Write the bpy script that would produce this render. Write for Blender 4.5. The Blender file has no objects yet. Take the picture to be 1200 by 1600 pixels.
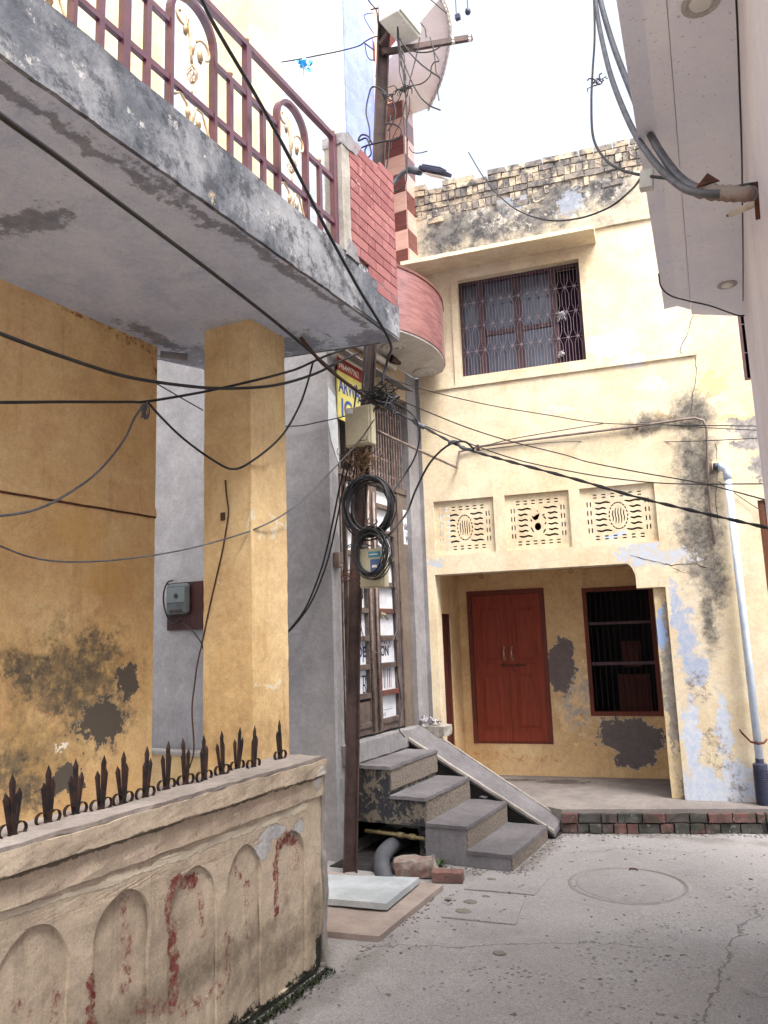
import bpy, bmesh, math, random
from mathutils import Vector, Matrix, noise as mnoise
random.seed(7)
R = math.radians
scene = bpy.context.scene
COL = scene.collection

# ---------------------------------------------------------------- camera maths
FPX = 1200.0
CX, CY = 600.0, 800.0
PITCH = math.atan(196/1200); ROLL = math.atan(.034); YAW = R(27.5)
CAM = Vector((0, 0, 1.8))
_hd = Vector((-math.sin(YAW), math.cos(YAW), 0)); _rt = Vector((math.cos(YAW), math.sin(YAW), 0)); _up = Vector((0, 0, 1))
FW = math.cos(PITCH)*_hd + math.sin(PITCH)*_up
_u0 = -math.sin(PITCH)*_hd + math.cos(PITCH)*_up
RT = math.cos(ROLL)*_rt - math.sin(ROLL)*_u0
UP = math.sin(ROLL)*_rt + math.cos(ROLL)*_u0
def ray(x, y): return FW + RT*((x-CX)/FPX) - UP*((y-CY)/FPX)
def onpl(x, y, p, n):
    d = ray(x, y); t = (Vector(p)-CAM).dot(n)/d.dot(n); return CAM + d*t
def onX(x, y, X): return onpl(x, y, (X, 0, 0), Vector((1, 0, 0)))
def onY(x, y, Y): return onpl(x, y, (0, Y, 0), Vector((0, 1, 0)))
def onZ(x, y, Z): return onpl(x, y, (0, 0, Z), Vector((0, 0, 1)))
def onW(x, y, w): return CAM + ray(x, y)*w
# frame of the two-storey house at the end of the lane: u along its front, w into it, z up
FA = R(9); FP = Vector((-1.07, 7.98, 0)); FN = Vector((-math.sin(FA), math.cos(FA), 0)); FU = Vector((math.cos(FA), math.sin(FA), 0))
HM = Matrix.Translation(FP) @ Matrix.Rotation(FA, 4, 'Z')
def fac(x, y, off=0):
    q = onpl(x, y, FP+FN*off, FN)-FP
    return (q.dot(FU), q.z)
def facw(x, y, off=0): return onpl(x, y, FP+FN*off, FN)
def PT(t):
    x, y, k, v = t
    return {'X': onX, 'Y': onY, 'Z': onZ, 'W': onW, 'F': facw}[k](x, y, v)

# ---------------------------------------------------------------- mesh helpers
class MB:
    def __init__(s): s.v = []; s.f = []; s.m = []; s.cur = 0
    def add(s, vs, fs):
        b = len(s.v); s.v += [Vector(v) for v in vs]
        s.f += [tuple(b+i for i in f) for f in fs]; s.m += [s.cur]*len(fs); return s
    def box(s, x0, x1, y0, y1, z0, z1, M=None):
        vs = [Vector((x, y, z)) for z in (z0, z1) for y in (y0, y1) for x in (x0, x1)]
        if M: vs = [M @ v for v in vs]
        return s.add(vs, [(0, 2, 3, 1), (4, 5, 7, 6), (0, 1, 5, 4), (2, 6, 7, 3), (0, 4, 6, 2), (1, 3, 7, 5)])
    def bar(s, a, b, w, h, up=(0, 0, 1), roll=0):
        a, b = Vector(a), Vector(b); d = (b-a).normalized(); u = Vector(up)
        if abs(d.dot(u)) > .98: u = Vector((0, 1, 0))
        x = d.cross(u).normalized(); y = x.cross(d).normalized()
        if roll: x, y = x*math.cos(roll)+y*math.sin(roll), y*math.cos(roll)-x*math.sin(roll)
        vs = [p + x*sx*w/2 + y*sy*h/2 for p in (a, b) for sx, sy in ((-1, -1), (1, -1), (1, 1), (-1, 1))]
        return s.add(vs, [(0, 3, 2, 1), (4, 5, 6, 7), (0, 1, 5, 4), (1, 2, 6, 5), (2, 3, 7, 6), (3, 0, 4, 7)])
    def prism(s, poly, a, b, axis='z', M=None):
        n = len(poly)
        def mk(p, t):
            q = {'z': (p[0], p[1], t), 'x': (t, p[0], p[1]), 'y': (p[0], t, p[1])}[axis]
            return (M @ Vector(q)) if M else Vector(q)
        vs = [mk(p, a) for p in poly] + [mk(p, b) for p in poly]
        return s.add(vs, [tuple(range(n))[::-1], tuple(range(n, 2*n))] + [(i, (i+1) % n, n+(i+1) % n, n+i) for i in range(n)])
    def tube(s, pts, r, n=8, cap=True, closed=False):
        pts = [Vector(p) for p in pts]; N = len(pts)
        rs = r if isinstance(r, (list, tuple)) else [r]*N
        ref = None; rings = []
        for i, p in enumerate(pts):
            a = pts[(i-1) % N] if (closed or i > 0) else p; c = pts[(i+1) % N] if (closed or i < N-1) else p
            d = (c-a)
            d = d.normalized() if d.length > 1e-9 else Vector((0, 0, 1))
            if ref is None:
                ref = Vector((0, 0, 1)) if abs(d.z) < .9 else Vector((1, 0, 0))
            x = (ref - d*ref.dot(d)).normalized(); y = d.cross(x); ref = x
            rings.append([p+(x*math.cos(t)+y*math.sin(t))*rs[i] for t in (2*math.pi*k/n for k in range(n))])
        vs = [v for rg in rings for v in rg]; fs = []
        for i in range(N if closed else N-1):
            j = (i+1) % N
            for k in range(n):
                l = (k+1) % n; fs.append((i*n+k, i*n+l, j*n+l, j*n+k))
        if cap and not closed: fs += [tuple(range(n))[::-1], tuple(range((N-1)*n, N*n))]
        return s.add(vs, fs)
    def strap(s, pts, w, t, wdir):
        """flat bar swept along pts; w = width along wdir, t = thickness"""
        pts = [Vector(p) for p in pts]; wd = Vector(wdir).normalized(); N = len(pts); vs = []; fs = []
        for i, p in enumerate(pts):
            a = pts[max(i-1, 0)]; c = pts[min(i+1, N-1)]; d = (c-a).normalized(); x = d.cross(wd).normalized()
            vs += [p-wd*w/2-x*t/2, p+wd*w/2-x*t/2, p+wd*w/2+x*t/2, p-wd*w/2+x*t/2]
        for i in range(N-1):
            for k in range(4):
                l = (k+1) % 4; fs.append((i*4+k, i*4+l, i*4+4+l, i*4+4+k))
        fs += [(3, 2, 1, 0), tuple(range(4*N-4, 4*N))]
        return s.add(vs, fs)
    def lathe(s, prof, c, n=24, axis=(0, 0, 1)):
        c = Vector(c); az = Vector(axis).normalized(); ax = az.orthogonal().normalized(); ay = az.cross(ax)
        vs = [c+az*z+(ax*math.cos(t)+ay*math.sin(t))*r for r, z in prof for t in (2*math.pi*k/n for k in range(n))]
        fs = []
        for i in range(len(prof)-1):
            for k in range(n):
                l = (k+1) % n; fs.append((i*n+k, i*n+l, i*n+n+l, i*n+n+k))
        fs += [tuple(range(n))[::-1], tuple(range((len(prof)-1)*n, len(prof)*n))]
        return s.add(vs, fs)
    def grid_solid(s, us, zs, hole, w0, w1, M=None):
        """wall with rectangular openings: us, zs cell borders, hole(uc, zc) True where open"""
        nu, nz = len(us)-1, len(zs)-1
        sol = lambda i, j: 0 <= i < nu and 0 <= j < nz and not hole((us[i]+us[i+1])/2, (zs[j]+zs[j+1])/2)
        idx = {}
        def V(i, j, k):
            if (i, j, k) not in idx:
                p = Vector((us[i], (w0, w1)[k], zs[j])); idx[(i, j, k)] = len(s.v); s.v.append(M @ p if M else p)
            return idx[(i, j, k)]
        def F(*q): s.f.append(tuple(V(*a) for a in q)); s.m.append(s.cur)
        for i in range(nu):
            for j in range(nz):
                if not sol(i, j): continue
                F((i, j, 0), (i+1, j, 0), (i+1, j+1, 0), (i, j+1, 0)); F((i, j, 1), (i, j+1, 1), (i+1, j+1, 1), (i+1, j, 1))
                if not sol(i-1, j): F((i, j, 0), (i, j+1, 0), (i, j+1, 1), (i, j, 1))
                if not sol(i+1, j): F((i+1, j, 0), (i+1, j, 1), (i+1, j+1, 1), (i+1, j+1, 0))
                if not sol(i, j-1): F((i, j, 0), (i, j, 1), (i+1, j, 1), (i+1, j, 0))
                if not sol(i, j+1): F((i, j+1, 0), (i+1, j+1, 0), (i+1, j+1, 1), (i, j+1, 1))
        return s
    def build(s, name, mat, parent=None, smooth=False, local=False, rough=None, bevel=0, origin=None):
        """verts are world coords unless local; a part's verts are re-expressed in its thing's frame"""
        me = bpy.data.meshes.new(name); o = bpy.data.objects.new(name, me); COL.objects.link(o)
        vs = s.v
        if parent is not None:
            o.parent = parent
            if not local:
                Mi = WM[parent.name].inverted(); vs = [Mi @ v for v in vs]
            WM[o.name] = WM[parent.name].copy()
        elif not local:
            if origin is None:
                xs = [v.x for v in vs]; ys = [v.y for v in vs]; zs = [v.z for v in vs]
                origin = ((min(xs)+max(xs))/2, (min(ys)+max(ys))/2, min(zs))
            og = Vector(origin); o.location = og; vs = [v-og for v in vs]; WM[o.name] = Matrix.Translation(og)
        me.from_pydata([tuple(v) for v in vs], [], s.f)
        mats = mat if isinstance(mat, (list, tuple)) else [mat]
        for m in mats: me.materials.append(m)
        if len(mats) > 1: me.polygons.foreach_set('material_index', s.m)
        bm = bmesh.new(); bm.from_mesh(me)
        bmesh.ops.remove_doubles(bm, verts=bm.verts, dist=1e-5) if rough else None
        bmesh.ops.recalc_face_normals(bm, faces=bm.faces)
        if rough:
            size, amp = rough[:2]; seed = rough[2] if len(rough) > 2 else 0
            for _ in range(7):
                es = [e for e in bm.edges if e.calc_length() > size]
                if not es: break
                bmesh.ops.subdivide_edges(bm, edges=es, cuts=1, use_grid_fill=True)
            sc = rough[3] if len(rough) > 3 else 6
            for v in bm.verts:
                q = v.co*sc+Vector((seed*3.1, seed*1.7, 0)); n = mnoise.noise_vector(q)+.5*mnoise.noise_vector(q*2.7)
                v.co += n*amp
            bmesh.ops.triangulate(bm, faces=[f for f in bm.faces if len(f.verts) > 4])
        bm.to_mesh(me); bm.free()
        if smooth:
            me.polygons.foreach_set('use_smooth', [True]*len(me.polygons))
        if bevel:
            b = o.modifiers.new('bevel', 'BEVEL'); b.width = bevel; b.segments = 2; b.limit_method = 'ANGLE'; b.angle_limit = R(40)
        me.update()
        return o
WM = {}
def empty(name, loc, rot=0):
    o = bpy.data.objects.new(name, None); COL.objects.link(o); o.location = loc; o.rotation_euler = (0, 0, rot)
    o.empty_display_size = .2
    WM[o.name] = Matrix.Translation(Vector(loc)) @ Matrix.Rotation(rot, 4, 'Z'); return o
def tag(o, label, cat, group=None, kind=None):
    if label: o['label'] = label
    if cat: o['category'] = cat
    if group: o['group'] = group
    if kind: o['kind'] = kind
    return o
def thing(name, label, cat, loc, rot=0, group=None): return tag(empty(name, loc, rot), label, cat, group)

def catmull(P, k=8):
    P = [Vector(p) for p in P]
    if len(P) < 3: return [P[0].lerp(P[-1], i/k) for i in range(k+1)]
    Q = [P[0]*2-P[1]]+P+[P[-1]*2-P[-2]]; out = []
    for i in range(1, len(Q)-2):
        a, b, c, d = Q[i-1:i+3]
        for j in range(k):
            t = j/k; out.append(.5*((2*b)+(c-a)*t+(2*a-5*b+4*c-d)*t*t+(3*b-a-3*c+d)*t**3))
    out.append(P[-1]); return out

def curve_fill_mesh(name, splines, thick, place, mat, parent=None):
    """flat plate cut out of closed 2D outlines (first = outer, rest = holes); place maps (a, b, t) to world"""
    cu = bpy.data.curves.new(name, 'CURVE'); cu.dimensions = '2D'; cu.fill_mode = 'BOTH'; cu.extrude = thick/2
    for sp in splines:
        s = cu.splines.new('POLY'); s.points.add(len(sp)-1)
        for p, q in zip(s.points, sp): p.co = (q[0], q[1], 0, 1)
        s.use_cyclic_u = True
    t = bpy.data.objects.new('t', cu); COL.objects.link(t)
    dg = bpy.context.evaluated_depsgraph_get(); me = bpy.data.meshes.new_from_object(t.evaluated_get(dg))
    b = MB(); b.v = [Vector(place(v.co.x, v.co.y, v.co.z)) for v in me.vertices]; b.f = [tuple(p.vertices) for p in me.polygons]; b.m = [0]*len(b.f)
    bpy.data.objects.remove(t); bpy.data.curves.remove(cu); bpy.data.meshes.remove(me)
    return b.build(name, mat, parent)

def text_mesh(name, body, size, origin, right, up, mat, parent, bold=0.0, sx=1.0):
    cu = bpy.data.curves.new(name, 'FONT'); cu.body = body; cu.size = size; cu.extrude = .0008; cu.offset = bold
    t = bpy.data.objects.new('t', cu); COL.objects.link(t)
    dg = bpy.context.evaluated_depsgraph_get(); me = bpy.data.meshes.new_from_object(t.evaluated_get(dg))
    o, r_, u_ = Vector(origin), Vector(right).normalized(), Vector(up).normalized(); nn = r_.cross(u_)
    b = MB(); b.v = [o+r_*v.co.x*sx+u_*v.co.y+nn*v.co.z for v in me.vertices]; b.f = [tuple(p.vertices) for p in me.polygons]; b.m = [0]*len(b.f)
    bpy.data.objects.remove(t); bpy.data.curves.remove(cu); bpy.data.meshes.remove(me)
    return b.build(name, mat, parent)

# ---------------------------------------------------------------- material helpers
def srgb(r, g, b):
    f = lambda c: (c/255/12.92) if c/255 <= .04045 else ((c/255+.055)/1.055)**2.4
    return (f(r), f(g), f(b), 1)
class Mat:
    warp = .28
    def __init__(s, name):
        s.m = bpy.data.materials.new(name); s.m.use_nodes = True; s.t = s.m.node_tree; s.t.nodes.clear()
        s.out = s.t.nodes.new('ShaderNodeOutputMaterial'); s.b = s.t.nodes.new('ShaderNodeBsdfPrincipled')
        s.t.links.new(s.b.outputs[0], s.out.inputs[0]); s.co = s.n('ShaderNodeTexCoord').outputs['Object']
    def n(s, k, **kw):
        o = s.t.nodes.new(k)
        for a, b in kw.items(): setattr(o, a, b)
        return o
    def put(s, inp, v):
        if isinstance(v, bpy.types.NodeSocket): s.t.links.new(v, inp)
        elif v is not None:
            if hasattr(inp.default_value, '__len__') and not hasattr(v, '__len__'): v = (v,)*len(inp.default_value)
            inp.default_value = v
    def math(s, op, a, b=None, c=None, clamp=False):
        o = s.n('ShaderNodeMath', operation=op, use_clamp=clamp); s.put(o.inputs[0], a)
        if b is not None: s.put(o.inputs[1], b)
        if c is not None: s.put(o.inputs[2], c)
        return o.outputs[0]
    def vmath(s, op, a, b=None):
        o = s.n('ShaderNodeVectorMath', operation=op); s.put(o.inputs[0], a)
        if b is not None: s.put(o.inputs[1], b)
        return o.outputs['Value'] if op in ('LENGTH', 'DOT_PRODUCT', 'DISTANCE') else o.outputs[0]
    def noise(s, scale=5, detail=4, rough=.6, dist=0, vec=None, stretch=None):
        vec = vec or s.co
        if stretch: vec = s.vmath('MULTIPLY', vec, stretch)
        o = s.n('ShaderNodeTexNoise'); s.put(o.inputs['Vector'], vec)
        o.inputs['Scale'].default_value = scale; o.inputs['Detail'].default_value = detail
        o.inputs['Roughness'].default_value = rough; o.inputs['Distortion'].default_value = dist
        return o.outputs[0]
    def vor(s, scale=5, feature='F1', vec=None, out='Distance', stretch=None):
        vec = vec or s.co
        if stretch: vec = s.vmath('MULTIPLY', vec, stretch)
        o = s.n('ShaderNodeTexVoronoi', feature=feature); s.put(o.inputs['Vector'], vec); o.inputs['Scale'].default_value = scale
        return o.outputs[out]
    def map(s, v, a, b, c=0., d=1., smooth=True):
        o = s.n('ShaderNodeMapRange', interpolation_type='SMOOTHSTEP' if smooth else 'LINEAR'); s.put(o.inputs[0], v)
        for i, q in enumerate((a, b, c, d)): s.put(o.inputs[i+1], q)
        return o.outputs[0]
    def mix(s, f, a, b, mode='MIX'):
        o = s.n('ShaderNodeMix', data_type='RGBA', blend_type=mode); s.put(o.inputs[0], f); s.put(o.inputs[6], a); s.put(o.inputs[7], b)
        return o.outputs[2]
    def sep(s, v=None):
        o = s.n('ShaderNodeSeparateXYZ'); s.put(o.inputs[0], v or s.co); return o.outputs
    def patch(s, pts, nz, amp=.9, soft=.12, axes='xz'):
        """mask of blobs: pts = (a, b, ra, rb) in object coords along the two axes, edges broken by noise nz"""
        best = None
        if not hasattr(s, 'wco'):
            o = s.n('ShaderNodeTexNoise'); s.put(o.inputs['Vector'], s.co); o.inputs['Scale'].default_value = 4.5; o.inputs['Detail'].default_value = 6; o.inputs['Roughness'].default_value = .65
            s.wco = s.vmath('ADD', s.co, s.vmath('MULTIPLY', s.vmath('SUBTRACT', o.outputs[1], (.5, .5, .5)), (s.warp,)*3))
        for a, b, ra, rb in pts:
            if axes == 'xz': c, i = (a, 0, b), (1/ra, 0, 1/rb)
            elif axes == 'yz': c, i = (0, a, b), (0, 1/ra, 1/rb)
            else: c, i = (a, b, 0), (1/ra, 1/rb, 0)
            L = s.vmath('LENGTH', s.vmath('MULTIPLY', s.vmath('SUBTRACT', s.wco, c), i))
            best = L if best is None else s.math('MINIMUM', best, L)
        v = s.math('ADD', s.math('SUBTRACT', 1., best), s.math('MULTIPLY', s.math('SUBTRACT', nz, .5), amp*1.9))
        return s.map(v, 0., soft)
    def lines(s, segs, nz, amp=.9, soft=.12, axes='yz'):
        """mask of strokes: segs = (a0, b0, a1, b1, radius) in object coords"""
        if not hasattr(s, 'wco'): s.patch([(0, 0, 1, 1)], nz)
        V = {'yz': lambda a, b: (0, a, b), 'xz': lambda a, b: (a, 0, b), 'xy': lambda a, b: (a, b, 0)}[axes]
        mk = V(1, 1); pc = s.vmath('MULTIPLY', s.wco, mk); best = None
        for a0, b0, a1, b1, r in segs:
            A, B = Vector(V(a0, b0)), Vector(V(a1, b1)); D = B-A; pa = s.vmath('SUBTRACT', pc, tuple(A))
            t = s.math('MULTIPLY', s.vmath('DOT_PRODUCT', pa, tuple(D)), 1/max(D.length_squared, 1e-9), clamp=True)
            o = s.n('ShaderNodeVectorMath', operation='SCALE'); o.inputs[0].default_value = tuple(D); s.put(o.inputs['Scale'], t)
            q = s.math('MULTIPLY', s.vmath('DISTANCE', pa, o.outputs[0]), 1/r); best = q if best is None else s.math('MINIMUM', best, q)
        return s.map(s.math('ADD', s.math('SUBTRACT', 1., best), s.math('MULTIPLY', s.math('SUBTRACT', nz, .5), amp*1.9)), 0., soft)
    def fin(s, col, rough=.85, h=None, bump=.3, dist=.01, metal=0, spec=.3, **kw):
        s.put(s.b.inputs['Base Color'], col); s.put(s.b.inputs['Roughness'], rough); s.b.inputs['Metallic'].default_value = metal
        s.b.inputs['Specular IOR Level'].default_value = spec
        for k, v in kw.items(): s.put(s.b.inputs[k.replace('_', ' ')], v)
        if h is not None:
            o = s.n('ShaderNodeBump'); o.inputs['Strength'].default_value = bump; o.inputs['Distance'].default_value = dist
            s.put(o.inputs['Height'], h); s.t.links.new(o.outputs[0], s.b.inputs['Normal'])
        return s.m
def simple(name, c, rough=.6, metal=0, var=.25, scale=8, bump=.15, c2=None, spec=.4):
    m = Mat(name); n = m.noise(scale, 5, .65)
    c2 = c2 or tuple(x*(1-var) for x in c[:3])+(1,)
    col = m.mix(m.map(n, .35, .65), c, c2); fine = m.noise(scale*9, 3, .6)
    col = m.mix(.25, col, m.mix(fine, (.2, .2, .2, 1), (.8, .8, .8, 1)), 'OVERLAY')
    return m.fin(col, rough, m.math('ADD', n, m.math('MULTIPLY', fine, .4)), bump, .01, metal, spec)

def each(name, mat, parent, boxes, **kw):
    for q in boxes: MB().box(*q).build(name, mat, parent, **kw)
# ---------------------------------------------------------------- materials
def pf(L, off=0):
    """blobs given on the end house's front, as (u, z, ru, rz)"""
    out = []
    for x, y, rx, ry in L:
        a = fac(x, y, off); b = fac(x+rx, y, off); c = fac(x, y-ry, off)
        out.append((a[0], a[1], abs(b[0]-a[0]), abs(c[1]-a[1])))
    return out
def pX(L, X, base=(0, 0, 0)):
    out = []
    for x, y, rx, ry in L:
        a = onX(x, y, X); b = onX(x+rx, y, X); c = onX(x, y-ry, X)
        out.append((a.y-base[1], a.z-base[2], abs(b.y-a.y), abs(c.z-a.z)))
    return out
def plaster(name, c1, c2, layers=(), axes='xz', rough=.9, bump=.5, streak=.25, chips=0., ns=3.0, cstreak=(.10, .09, .08, 1)):
    m = Mat(name)
    big = m.noise(1.3, 5, .6); mid = m.noise(ns*2.2, 7, .7, .15); fine = m.noise(38, 4, .7); tear = m.noise(11, 8, .78, .15)
    col = m.mix(m.map(big, .32, .68), c1, c2)
    tone = m.noise(4.5, 5, .6, .5)
    col = m.mix(.35, col, m.mix(m.map(tone, .3, .7), (.34, .34, .34, 1), (.66, .66, .66, 1)), 'OVERLAY')
    col = m.mix(.30, col, m.mix(m.map(m.noise(23, 6, .8), .3, .7), (.3, .3, .3, 1), (.7, .7, .7, 1)), 'OVERLAY')
    col = m.mix(.22, col, m.mix(m.map(m.noise(110, 3, .7), .3, .7), (.25, .25, .25, 1), (.75, .75, .75, 1)), 'OVERLAY')
    h = m.math('ADD', m.math('MULTIPLY', mid, .5), m.math('MULTIPLY', fine, .16))
    if streak:
        st = m.noise(2.2, 5, .7, .3, stretch=(5.0, 5.0, .35))
        sm = m.math('MULTIPLY', m.map(st, .52, .78), streak)
        col = m.mix(sm, col, cstreak)
    sp = m.map(m.noise(60, 2, .5), .67, .72)
    col = m.mix(m.math('MULTIPLY', sp, .35), col, (.06, .05, .045, 1))
    if chips:
        ch = m.map(m.noise(6.5, 7, .75, .9), .70-chips, .705-chips)
        col = m.mix(ch, col, tuple(min(1, x*1.18+.04) for x in c1[:3])+(1,))
        h = m.math('SUBTRACT', h, m.math('MULTIPLY', ch, .35))
    for L in layers:
        nz = {None: tear, 'fine': mid}[L.get('nz')]
        k = m.patch(L['pts'], nz, L.get('amp', 1.3), L.get('soft', .1), axes) if 'pts' in L else m.lines(L['lines'], nz, L.get('amp', 1.3), L.get('soft', .1), axes)
        lc = L['col']; lc2 = L.get('col2')
        if lc2: lc = m.mix(m.map(m.noise(L.get('ns', 14), 7, .78, .1), .38, .62), lc, lc2)
        k = m.math('MULTIPLY', k, L.get('a', 1.))
        if L.get('grain'):
            k = m.math('MULTIPLY', k, m.map(m.noise(L.get('gs', 17), 7, .8, .1), .5-L['grain'], .56-L['grain']+.12))
        col = m.mix(k, col, lc)
        if L.get('h') and L['h'] < 0 and L.get('soft', .1) <= .15 and not L.get('grain'):
            rim = m.map(m.math('MULTIPLY', k, m.math('SUBTRACT', 1., k)), .05, .2); col = m.mix(m.math('MULTIPLY', rim, .55), col, srgb(222, 210, 186))
        if L.get('h'): h = m.math('ADD', h, m.math('MULTIPLY', k, L['h']))
    return m.fin(col, rough, h, bump, .012, 0, .2)

CREAM = srgb(206, 194, 170); CREAM2 = srgb(201, 184, 153); OCH = srgb(212, 182, 136); OCH2 = srgb(202, 168, 118)
GREYP = srgb(118, 114, 112); GREYD = srgb(82, 79, 78); MOLD = srgb(58, 57, 56); MOLD2 = srgb(120, 118, 112); BLU = srgb(140, 160, 196); BLU2 = srgb(172, 184, 204)
WHT = srgb(232, 228, 216)

M = {}
M['front'] = plaster('cream_wall_paint', CREAM, CREAM2, [
    dict(pts=pf([(960, 525, 40, 20), (900, 575, 25, 12), (870, 690, 60, 12)]), col=srgb(214, 202, 180), a=.45, soft=.6),
    dict(pts=pf([(955, 540, 42, 22), (985, 565, 25, 12)]), col=srgb(176, 188, 204), col2=srgb(206, 200, 186), amp=1.8, a=.7),
    dict(pts=pf([(1110, 600, 22, 22), (1035, 655, 18, 14), (1150, 650, 30, 8)]), col=srgb(206, 174, 122), amp=1.4, a=.6),
    dict(pts=pf([(1168, 660, 34, 11), (1180, 690, 40, 8), (1175, 672, 20, 14), (1185, 730, 14, 22)]), col=GREYP, col2=srgb(165, 160, 155), amp=1.6),
    dict(pts=pf([(1066, 465, 18, 22), (1062, 530, 18, 26), (870, 640, 26, 8), (1020, 600, 26, 14)]), col=srgb(176, 172, 164), col2=srgb(204, 198, 184), amp=1.9, h=-.4),
    dict(pts=pf([(1095, 860, 46, 240), (1080, 1010, 30, 110)]), col=srgb(186, 172, 146), col2=srgb(206, 198, 182), amp=1.7, a=.75, soft=.5),
    dict(pts=pf([(1080, 648, 52, 50), (1088, 735, 50, 100), (1092, 840, 52, 110), (1116, 900, 34, 80), (1020, 662, 80, 22), (1106, 965, 20, 80)]), col=srgb(60, 58, 57), col2=srgb(118, 114, 106), amp=.9, soft=.75, ns=12, a=.93, h=-.3),
    dict(pts=pf([(1086, 690, 34, 30), (1080, 780, 26, 50), (1070, 870, 30, 22), (1098, 930, 10, 50)]), col=srgb(186, 180, 166), amp=1.3, grain=-.07, gs=15, h=-.3),
    dict(pts=pf([(1150, 640, 40, 30), (1140, 720, 30, 50), (900, 640, 60, 26), (1010, 520, 40, 40), (1160, 900, 30, 120)]), col=srgb(176, 166, 146), col2=srgb(214, 206, 188), amp=1.8, a=.7, grain=-.04, gs=9, h=-.25),
    dict(pts=pf([(680, 880, 20, 4), (1030, 870, 60, 14), (985, 868, 30, 12), (1005, 850, 30, 8)]), col=srgb(185, 178, 165), col2=BLU2, amp=1.8),
    dict(pts=pf([(1070, 1000, 20, 70), (1090, 1050, 24, 34), (1056, 950, 9, 50)]), col=srgb(140, 158, 192), col2=srgb(168, 174, 184), amp=1.4, soft=.4, a=.9),
    dict(pts=pf([(1100, 1235, 46, 46), (1082, 1160, 16, 70), (1150, 1225, 36, 44), (1130, 1140, 14, 60)]), col=BLU2, col2=srgb(196, 200, 206), amp=1.3, soft=.3, h=-.15),
    dict(pts=pf([(1150, 1240, 14, 26), (1115, 1165, 22, 36), (1145, 1195, 10, 30), (1092, 1075, 24, 26)]), col=MOLD2, col2=srgb(140, 122, 104), amp=1.8, grain=.05),
], chips=.0, streak=.2, cstreak=srgb(150, 132, 104))
M['strip'] = plaster('pier_plaster', srgb(196, 176, 138), CREAM2, [
    dict(pts=pf([(1052, 1080, 16, 160)]), col=srgb(128, 124, 118), col2=srgb(160, 152, 140), amp=1.2),
    dict(pts=pf([(1033, 985, 9, 40)]), col=BLU, amp=1.2), dict(pts=pf([(1060, 1190, 8, 30)]), col=CREAM2, amp=1.4)])
M['porch'] = plaster('porch_wall_paint', srgb(202, 174, 134), srgb(194, 162, 118), [
    dict(pts=pf([(900, 1090, 30, 60), (935, 1075, 22, 70)], 1.05), col=srgb(150, 152, 154), col2=srgb(222, 190, 140), amp=1.8, ns=11),
    dict(pts=pf([(876, 1045, 24, 44), (880, 1015, 18, 22)], 1.05), col=srgb(112, 102, 100), col2=srgb(100, 92, 92), amp=1.0, h=-.3),
    dict(pts=pf([(985, 1150, 58, 32), (990, 1180, 36, 26)], 1.05), col=srgb(96, 90, 90), col2=srgb(108, 100, 98), amp=.8, h=-.3),
    dict(pts=pf([(702, 1100, 6, 60), (712, 1120, 7, 60)], 1.0), col=srgb(196, 132, 66), amp=1.6),
    dict(pts=pf([(760, 1180, 60, 8), (840, 1188, 60, 8), (905, 1120, 14, 20)], 1.05), col=srgb(176, 128, 80), amp=1.9, grain=.02, h=-.2),
], streak=.2, cstreak=srgb(140, 96, 52))
M['lattice'] = plaster('lattice_paint', CREAM, CREAM2, [dict(pts=[(-.45, 2.72, .12, .03)], col=BLU2, amp=1.5)], streak=.1)
M['parapet'] = plaster('stained_parapet_plaster', srgb(196, 184, 158), srgb(164, 156, 140), [
    dict(pts=pf([(760, 350, 110, 55), (880, 310, 90, 60), (700, 370, 60, 50), (950, 290, 50, 50), (830, 345, 90, 40), (910, 300, 60, 40)]), col=srgb(60, 60, 62), col2=srgb(110, 107, 104), amp=.9, soft=.7, ns=10, h=-.3),
    dict(pts=pf([(800, 345, 40, 26), (905, 320, 40, 26), (745, 330, 26, 18), (970, 275, 36, 30)]), col=srgb(206, 198, 182), col2=srgb(150, 146, 140), amp=1.6, ns=17, grain=.03, gs=12),
    dict(pts=pf([(800, 310, 22, 22), (890, 320, 20, 20)]), col=srgb(136, 146, 162), amp=1.9, a=.7),
], bump=.9, streak=.5)
M['brickold'] = None
def brickmat(name, cs, stain, sthr=.5, bump=.6, wh=None):
    m = Mat(name); i = m.n('ShaderNodeNewGeometry').outputs['Random Per Island']
    r = m.n('ShaderNodeValToRGB'); m.put(r.inputs[0], i); r.color_ramp.interpolation = 'CONSTANT'
    for k, c in enumerate(cs):
        e = r.color_ramp.elements[0] if k == 0 else (r.color_ramp.elements[1] if k == 1 else r.color_ramp.elements.new(k/len(cs)))
        e.position = k/len(cs); e.color = c
    n = m.noise(7, 6, .7, .5); f = m.noise(45, 4, .7); col = m.mix(m.map(n, sthr-.1, sthr+.12), r.outputs[0], stain)
    if wh: col = m.mix(m.map(m.noise(11, 6, .75, 1), .60, .66), col, wh)
    col = m.mix(.3, col, m.mix(f, (.2, .2, .2, 1), (.8, .8, .8, 1)), 'OVERLAY')
    return m.fin(col, .92, m.math('ADD', n, m.math('MULTIPLY', f, .5)), bump, .012, 0, .2)
M['brickold'] = brickmat('weathered_brick', [srgb(178, 164, 142), srgb(140, 132, 122), srgb(166, 152, 132), srgb(122, 116, 110), srgb(184, 170, 148)], srgb(82, 80, 82), .51, 1.0, srgb(190, 176, 150))
M['brickcurb'] = brickmat('kerb_brick', [srgb(98, 70, 68), srgb(84, 74, 72), srgb(106, 78, 74), srgb(78, 76, 74)], srgb(60, 62, 56), .5, .8, srgb(140, 136, 128))
M['brickred'] = brickmat('red_painted_brick', [srgb(134, 88, 88), srgb(142, 95, 94), srgb(126, 80, 81)], srgb(152, 108, 105), .6, .3, srgb(176, 136, 132))
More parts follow.
